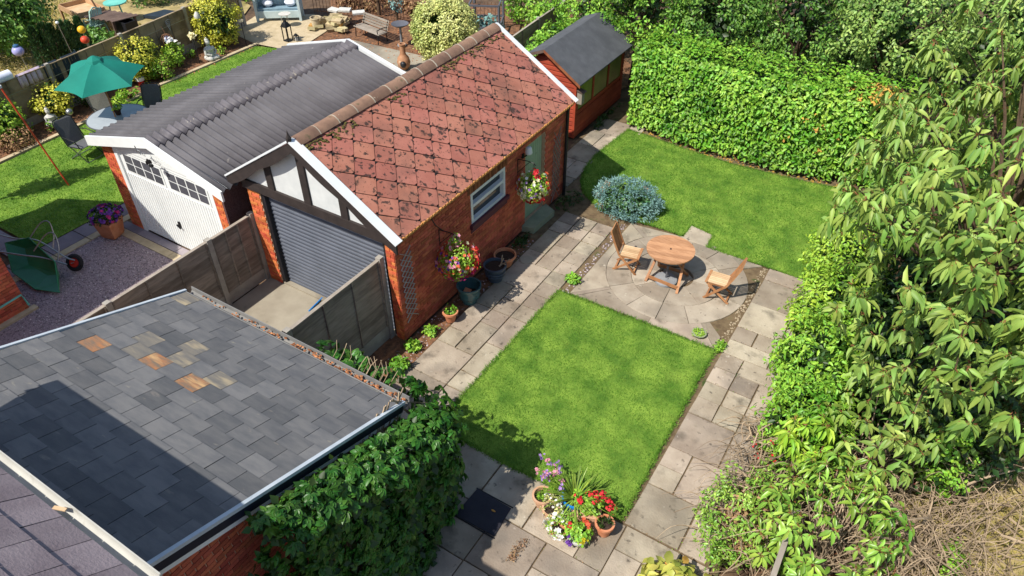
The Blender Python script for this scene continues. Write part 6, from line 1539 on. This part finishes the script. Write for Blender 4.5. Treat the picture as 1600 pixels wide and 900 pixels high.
# creeper over the slate-roofed garage
iv = thing('virginia_creeper', 'dense dark green creeper covering the end of the slate-roofed outbuilding', 'climber', (2.9, -4.2, 0))
def ivx(y, z):
    e = min(max((y + 5.85) / .6, .15), 1) * min(max((-2.35 - y) / .35, .25), 1); return 2.42 + e * (.72 + .10 * math.sin(z * 1.7) + .08 * math.sin(y * 3.1 + z * 2.2) + .07 * math.sin(y * 6.3 - z * 4))
C, O = [], []
for k in range(1700):
    y, z = rnd.uniform(-5.7, -2.35), rnd.uniform(.05, 2.75 + .12 * math.sin(k))
    if y < -5.2 and rnd.random() < (-5.2 - y) * 1.6: continue
    zt = 2.20 - .338 * (y + 2.84)
    if z > zt: continue
    C.append((ivx(y, z), y, z)); O.append((1, .15 + (.8 if y > -2.6 else 0), .35))
for k in range(420):                                            # the shaggy top that spills over the verge
    y = rnd.uniform(-5.5, -2.5); t = rnd.random(); x = 2.60 + t * .70 * (1 if y > -4.2 else .8); zt = 2.16 - .338 * (y + 2.84)
    C.append((x, y, zt + .02 + .16 * math.sin(t * PI) + rnd.uniform(-.06, .06) - .10 * t * t)); O.append((.35 * t, .1, 1))
for k in range(110):                                            # the front face towards the lawn
    z = rnd.uniform(.1, 2.5); C.append((rnd.uniform(2.35, 3.1), -2.42 + rnd.uniform(-.1, .08), z)); O.append((.4, 1, .3))
for k in range(58):                                             # shoots along the gutter
    x = 2.5 - 2.0 * rnd.random() ** 1.6; C.append((x, -2.56 + rnd.uniform(-.0, .24), 2.20 + rnd.uniform(-.16, .16))); O.append((.1, .4, 1))
C, O = np.array(C), nrm(np.array(O) + .35 * rng.normal(size=(len(O), 3)))
PP, DD, NN, LL = [], [], [], []
a0 = nrm(np.cross(O, rng.normal(size=O.shape)) - np.array([0, 0, .8])); a0 = nrm(a0 - O * (a0 * O).sum(1, keepdims=True)); b0 = np.cross(O, a0); sz = .135 * rng.uniform(.65, 1.25, len(C))
for k, f in zip((-2, -1, 0, 1, 2), (.7, .92, 1.0, .92, .7)):
    t = k * .66; PP.append(C); DD.append(a0 * math.cos(t) + b0 * math.sin(t) - .12 * O); NN.append(O + .12 * rng.normal(size=O.shape)); LL.append(sz * f)
PP, DD, NN, LL = map(np.concatenate, (PP, DD, NN, LL))
leaves_obj('foliage', PP, DD, NN, LL, LL * .50, 'oval', 'leaf_ivy', iv, nparts=300, droop=.08)
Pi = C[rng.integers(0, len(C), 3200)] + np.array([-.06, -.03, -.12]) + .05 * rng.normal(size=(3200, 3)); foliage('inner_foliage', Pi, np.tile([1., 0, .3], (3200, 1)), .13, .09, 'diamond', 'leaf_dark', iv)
b = MB()
for k in range(30):
    y = rnd.uniform(-4.6, -2.7); b.tube([(2.44, y, 0), (2.50, y + rnd.uniform(-.2, .2), .9), (2.52, y + rnd.uniform(-.5, .5), 1.8), (2.46, y + rnd.uniform(-.6, .6), 2.6)], .012, 4)
for k in range(14): x = rnd.uniform(.8, 2.3); b.tube([(x, -2.62, 2.2), (x + .05, -2.52, 2.36), (x + rnd.uniform(-.1, .15), -2.45, 2.42 + .12 * rnd.random())], .005, 4)
b.build('vine_stems', 'twig', iv)['kind'] = 'stuff'

# ---- right-hand boundary
def whorls(name, t, C, A, nl, L, Wd, m, nparts=0, droop=.35, spread=1.0, tip=None):
    """rosettes of nl drooping leaves at twig ends C with axes A"""
    n = len(C); a0 = nrm(np.cross(A, rng.normal(size=A.shape))); b0 = np.cross(A, a0); PP, DD, NN, LL = [], [], [], []
    for k in range(nl):
        th = 2 * PI * k / nl + rng.uniform(-.35, .35, n); d = a0 * np.cos(th)[:, None] + b0 * np.sin(th)[:, None]
        d = nrm(d * spread + A * rng.uniform(.0, .55, n)[:, None] - np.array([0, 0, 1]) * rng.uniform(.25, 1.25, n)[:, None])
        PP.append(C + .03 * A * rng.normal(size=(n, 1)) + d * .02); DD.append(d); NN.append(nrm(A * .6 + np.array([0, 0, .8]) + .25 * rng.normal(size=(n, 3)))); LL.append(L * rng.uniform(.7, 1.2, n))
    PP, DD, NN, LL = map(np.concatenate, (PP, DD, NN, LL))
    leaves_obj(name, PP, DD, NN, LL, LL * (Wd / L), 'oval', m, t, droop, True, nparts)
    if tip:
        n2 = n * 6; q = np.repeat(C, 6, 0) + .015 * rng.normal(size=(n2, 3)); leaves_obj('leaf_stalks', q, nrm(np.repeat(A, 6, 0) + .9 * rng.normal(size=(n2, 3))), rng.normal(size=(n2, 3)), .06, .012, 'diamond', tip, t)
chy = thing('cherry_tree', 'drooping cherry tree with long hanging leaves filling the right side', 'tree', (8.9, 3.6, 0))
cc, cr_ = np.array((8.85, 3.1, 4.6)), np.array((2.3, 3.3, 3.05))
u = rdir(1700); u = u[(u[:, 2] > -.75)][:1420]; C = cc + u * cr_ * rng.uniform(.55, 1.04, len(u))[:, None]
gap = np.sin(C[:, 0] * 2.1 + 1) + np.sin(C[:, 1] * 1.7) + np.sin(C[:, 2] * 2.3 + 2); C, u = C[gap > -.95], u[gap > -.95]
A = nrm(u * .8 + np.array([0, 0, .55]) + .35 * rng.normal(size=u.shape))
whorls('crown', chy, C, A, 9, .19, .064, 'leaf_cherry', nparts=300, droop=.42, tip='twig_red')
b = MB(); b.tube([(8.9, 3.6, -.1), (8.85, 3.4, 1.2), (8.8, 3.1, 2.4), (8.7, 2.8, 3.8), (8.7, 2.6, 5.0)], [.17, .14, .11, .08, .03], 10); b.build('trunk', 'trunk', chy, True)
for k in range(0, len(C), 14):
    e = C[k]; z0 = min(max(.9 + .55 * e[2] - .4, 1.0), 4.6); s0 = Vector((8.9 - .04 * z0, 3.6 - .2 * z0, z0)); e_ = Vector(e); md = s0.lerp(e_, .55) + Vector((0, 0, .22))
    MB().tube([s0, md, e_], [.035, .02, .007], 5).build('branch', 'trunk', chy, True)
bush('shrub', 'dark leafy undergrowth beneath the cherry tree', (8.9, 4.3, 1.0), (1.7, 3.4, 1.35), .13, .08, 'diamond', 'leaf_dark', 260, 34, .3, core='leaf_dark')
bush('shrub', 'green undergrowth behind the cherry near the laurel hedge', (8.6, 8.9, 1.1), (1.9, 1.9, 1.4), .13, .08, 'diamond', 'leaf_tree', 220, 34, .28, core='leaf_dark')
bush('shrub', 'green undergrowth at the right edge behind the cherry tree', (11.5, 6.5, 1.2), (1.8, 3.6, 1.6), .14, .09, 'diamond', 'leaf_tree', 260, 34, .3, core='leaf_dark')
for lb, c, rad, m, nc in (('lime green feathery shrub at the edge of the far lawn', (6.95, 6.0, .85), (.85, .95, .95), 'leaf_lime', 170), ('yellow-green shrub beside the path, below the feathery shrub', (7.05, 4.3, .85), (.82, 1.1, .95), 'leaf_lime', 190),
                          ('bright green shrub overhanging the middle of the right-hand path', (7.15, 2.7, .9), (.78, 1.1, 1.0), 'leaf_bright', 190), ('bright green leafy shrub at the start of the twig tangle', (7.35, 1.2, .8), (.75, .9, .95), 'leaf_bright', 150)):
    bush('shrub', lb, c, rad, .095, .042, 'oval', m, nc, 26, .16, core='leaf_dark', droop=.15)
def leafy(name, label, c, rad, m, nc, L, W2, nl, cat='shrub', nparts=0, tip='twig_red'):
    t = thing(name, label, cat, (c[0], c[1], 0)); u = rdir(nc * 2); u = u[u[:, 2] > -.5][:nc]; C = np.array(c) + u * np.array(rad) * rng.uniform(.6, 1.05, len(u))[:, None]
    whorls('foliage', t, C, nrm(u * .6 + np.array([0, 0, .7]) + .3 * rng.normal(size=u.shape)), nl, L, W2, m, nparts, .22, tip=tip)
    b = MB()
    for k in range(0, len(C), 3): b.tube([(c[0] + rnd.uniform(-.2, .2), c[1] + rnd.uniform(-.2, .2), 0), ((c[0] + C[k][0]) / 2, (c[1] + C[k][1]) / 2, C[k][2] * .6), tuple(C[k])], [.014, .01, .005], 4)
    b.build('stems', 'twig', t)['kind'] = 'stuff'; return t
leafy('rhododendron', 'yellow-green rhododendron with rosettes of long leaves at the bottom right', (8.15, -.85, 1.15), (.95, 1.4, .78), 'leaf_rhodo', 150, .175, .056, 8, nparts=200)
leafy('rhododendron', 'darker rosette-leaved shrub below the cherry branches', (8.35, 1.3, 1.5), (.85, 1.1, .85), 'leaf_cherry', 85, .20, .07, 8, nparts=100)
leafy('rhododendron', 'young yellowish rosettes beside the path shrubs in the middle right', (7.45, .55, 1.45), (.4, .5, .35), 'leaf_lime', 26, .19, .055, 8)
bush('shrub', 'dense pale small-leaved shrub at the end of the right-hand path', (7.02, -.72, .60), (.60, .95, .60), .07, .03, 'oval', 'leaf_rhodo', 130, 26, .13, core='leaf_brown')
bg_ = thing('broad_leaved_plant', 'low plant with big yellowing and orange-edged leaves at the bottom edge', 'plant', (6.55, -2.1, 0))
P, O = crown_pts((6.55, -2.15, .26), (.55, .55, .26), 26, 9, .16, (.3, 1), zmin=.05); foliage('foliage', P, O, .20, .12, 'oval', 'leaf_big', bg_, up=1.2, nparts=120, droop=.2); P, O = crown_pts((6.5, -2.1, .2), (.55, .5, .22), 10, 6, .15, (.3, 1), zmin=.03); foliage('dry_foliage', P, O, .18, .10, 'oval', 'dead_leaf', bg_, up=1.2)
def tangle(label, c, rad, n, m, seed, L0=1.0):
    g = random.Random(seed); b = MB()
    for _ in range(n):
        x, y = c[0] + g.uniform(-1, 1) * rad[0], c[1] + g.uniform(-1, 1) * rad[1]; a = g.uniform(0, 6.3); L = L0 * g.uniform(.5, 1.3); z = g.uniform(0, rad[2]); dz = g.uniform(-.5, .8)
        p = [(x, y, z), (x + L * .35 * math.cos(a), y + L * .35 * math.sin(a), z + .35 * L * max(dz, .1)), (x + L * .7 * math.cos(a + g.uniform(-.5, .5)), y + L * .7 * math.sin(a + .3), z + .35 * L * dz + .1), (x + L * math.cos(a + g.uniform(-.7, .7)), y + L * math.sin(a + .3), max(z + .2 * L * dz - .15, .02))]
        q = g.choice((.5, .6, .7, .9, 1.5)); b.curve(p, [.011 * q, .009 * q, .006 * q, .003 * q], 4, 3)
    o = b.build('twig_tangle', m); tag(o, label, 'twigs'); o['kind'] = 'stuff'
tangle('tangle of bare grey-brown twigs under the rosette-leaved shrubs', (8.6, .0, .8), (1.1, 1.5, 1.0), 240, 'twig', 1)
def hanging(label, c, rad, n, m, seed):
    g = random.Random(seed); b = MB()
    for _ in range(n):
        x, y = c[0] + g.uniform(-1, 1) * rad[0], c[1] + g.uniform(-1, 1) * rad[1]; h = rad[2] * g.uniform(.5, 1.1); a = g.uniform(0, 6.3)
        b.curve([(x, y, 0), (x + .1 * math.cos(a), y + .1 * math.sin(a), h * .5), (x + .3 * math.cos(a), y + .3 * math.sin(a), h), (x + .6 * math.cos(a), y + .6 * math.sin(a), h * g.uniform(.5, .95))], [.010, .008, .006, .003], 4, 3)
    o = b.build('bare_stems', m); tag(o, label, 'twigs'); o['kind'] = 'stuff'
hanging('upright bare stems of the rosette-leaved shrubs at the bottom right', (8.4, -.5, 0), (1.0, 1.3, 1.1), 260, 'twig', 11)
hanging('arching bare stems at the right edge above the dry ground', (9.7, .9, 0), (.9, 1.3, 1.0), 150, 'twig', 12)
tangle('tangle of bare pale twigs and dead stems at the right edge', (9.7, 1.2, .8), (.9, 1.5, .8), 170, 'twig', 2, 1.3)
tangle('thin bare twigs overhanging the right-hand path', (6.95, .1, .5), (.45, 1.2, .8), 300, 'twig', 3, .7)
tangle('reddish dead stems on the dry ground at the bottom right', (8.6, -1.6, .3), (.9, .8, .4), 200, 'twig_red', 4, .8)
bush('creeper', 'bright green creeper strand hanging over the bare twigs at the right', (9.35, 1.75, 1.05), (.32, .95, .75), .07, .04, 'oval', 'leaf_bright', 80, 22, .12, cat='climber')
bush('creeper', 'small green strand at the far right lying on dry twigs', (9.75, .2, .45), (.16, .55, .25), .06, .035, 'oval', 'leaf_bright', 26, 16, .1, cat='climber')
br = thing('berry_sprig', 'red seed heads among the twigs beside the right-hand path', 'berries', (6.9, .4, .8))
P = np.array([(6.78, .42, .82), (6.86, .30, .78), (7.0, .5, .95), (7.1, .2, .9), (8.9, .6, 1.2), (8.7, -2.2, .5)]); petals('berry', P.repeat(5, 0) + rng.normal(0, .03, (30, 3)), rdir(30), .022, 'petal_red', br)
MB().tube([(6.95, .3, 0), (6.9, .4, .8)], .008, 4).build('stem', 'twig', br)
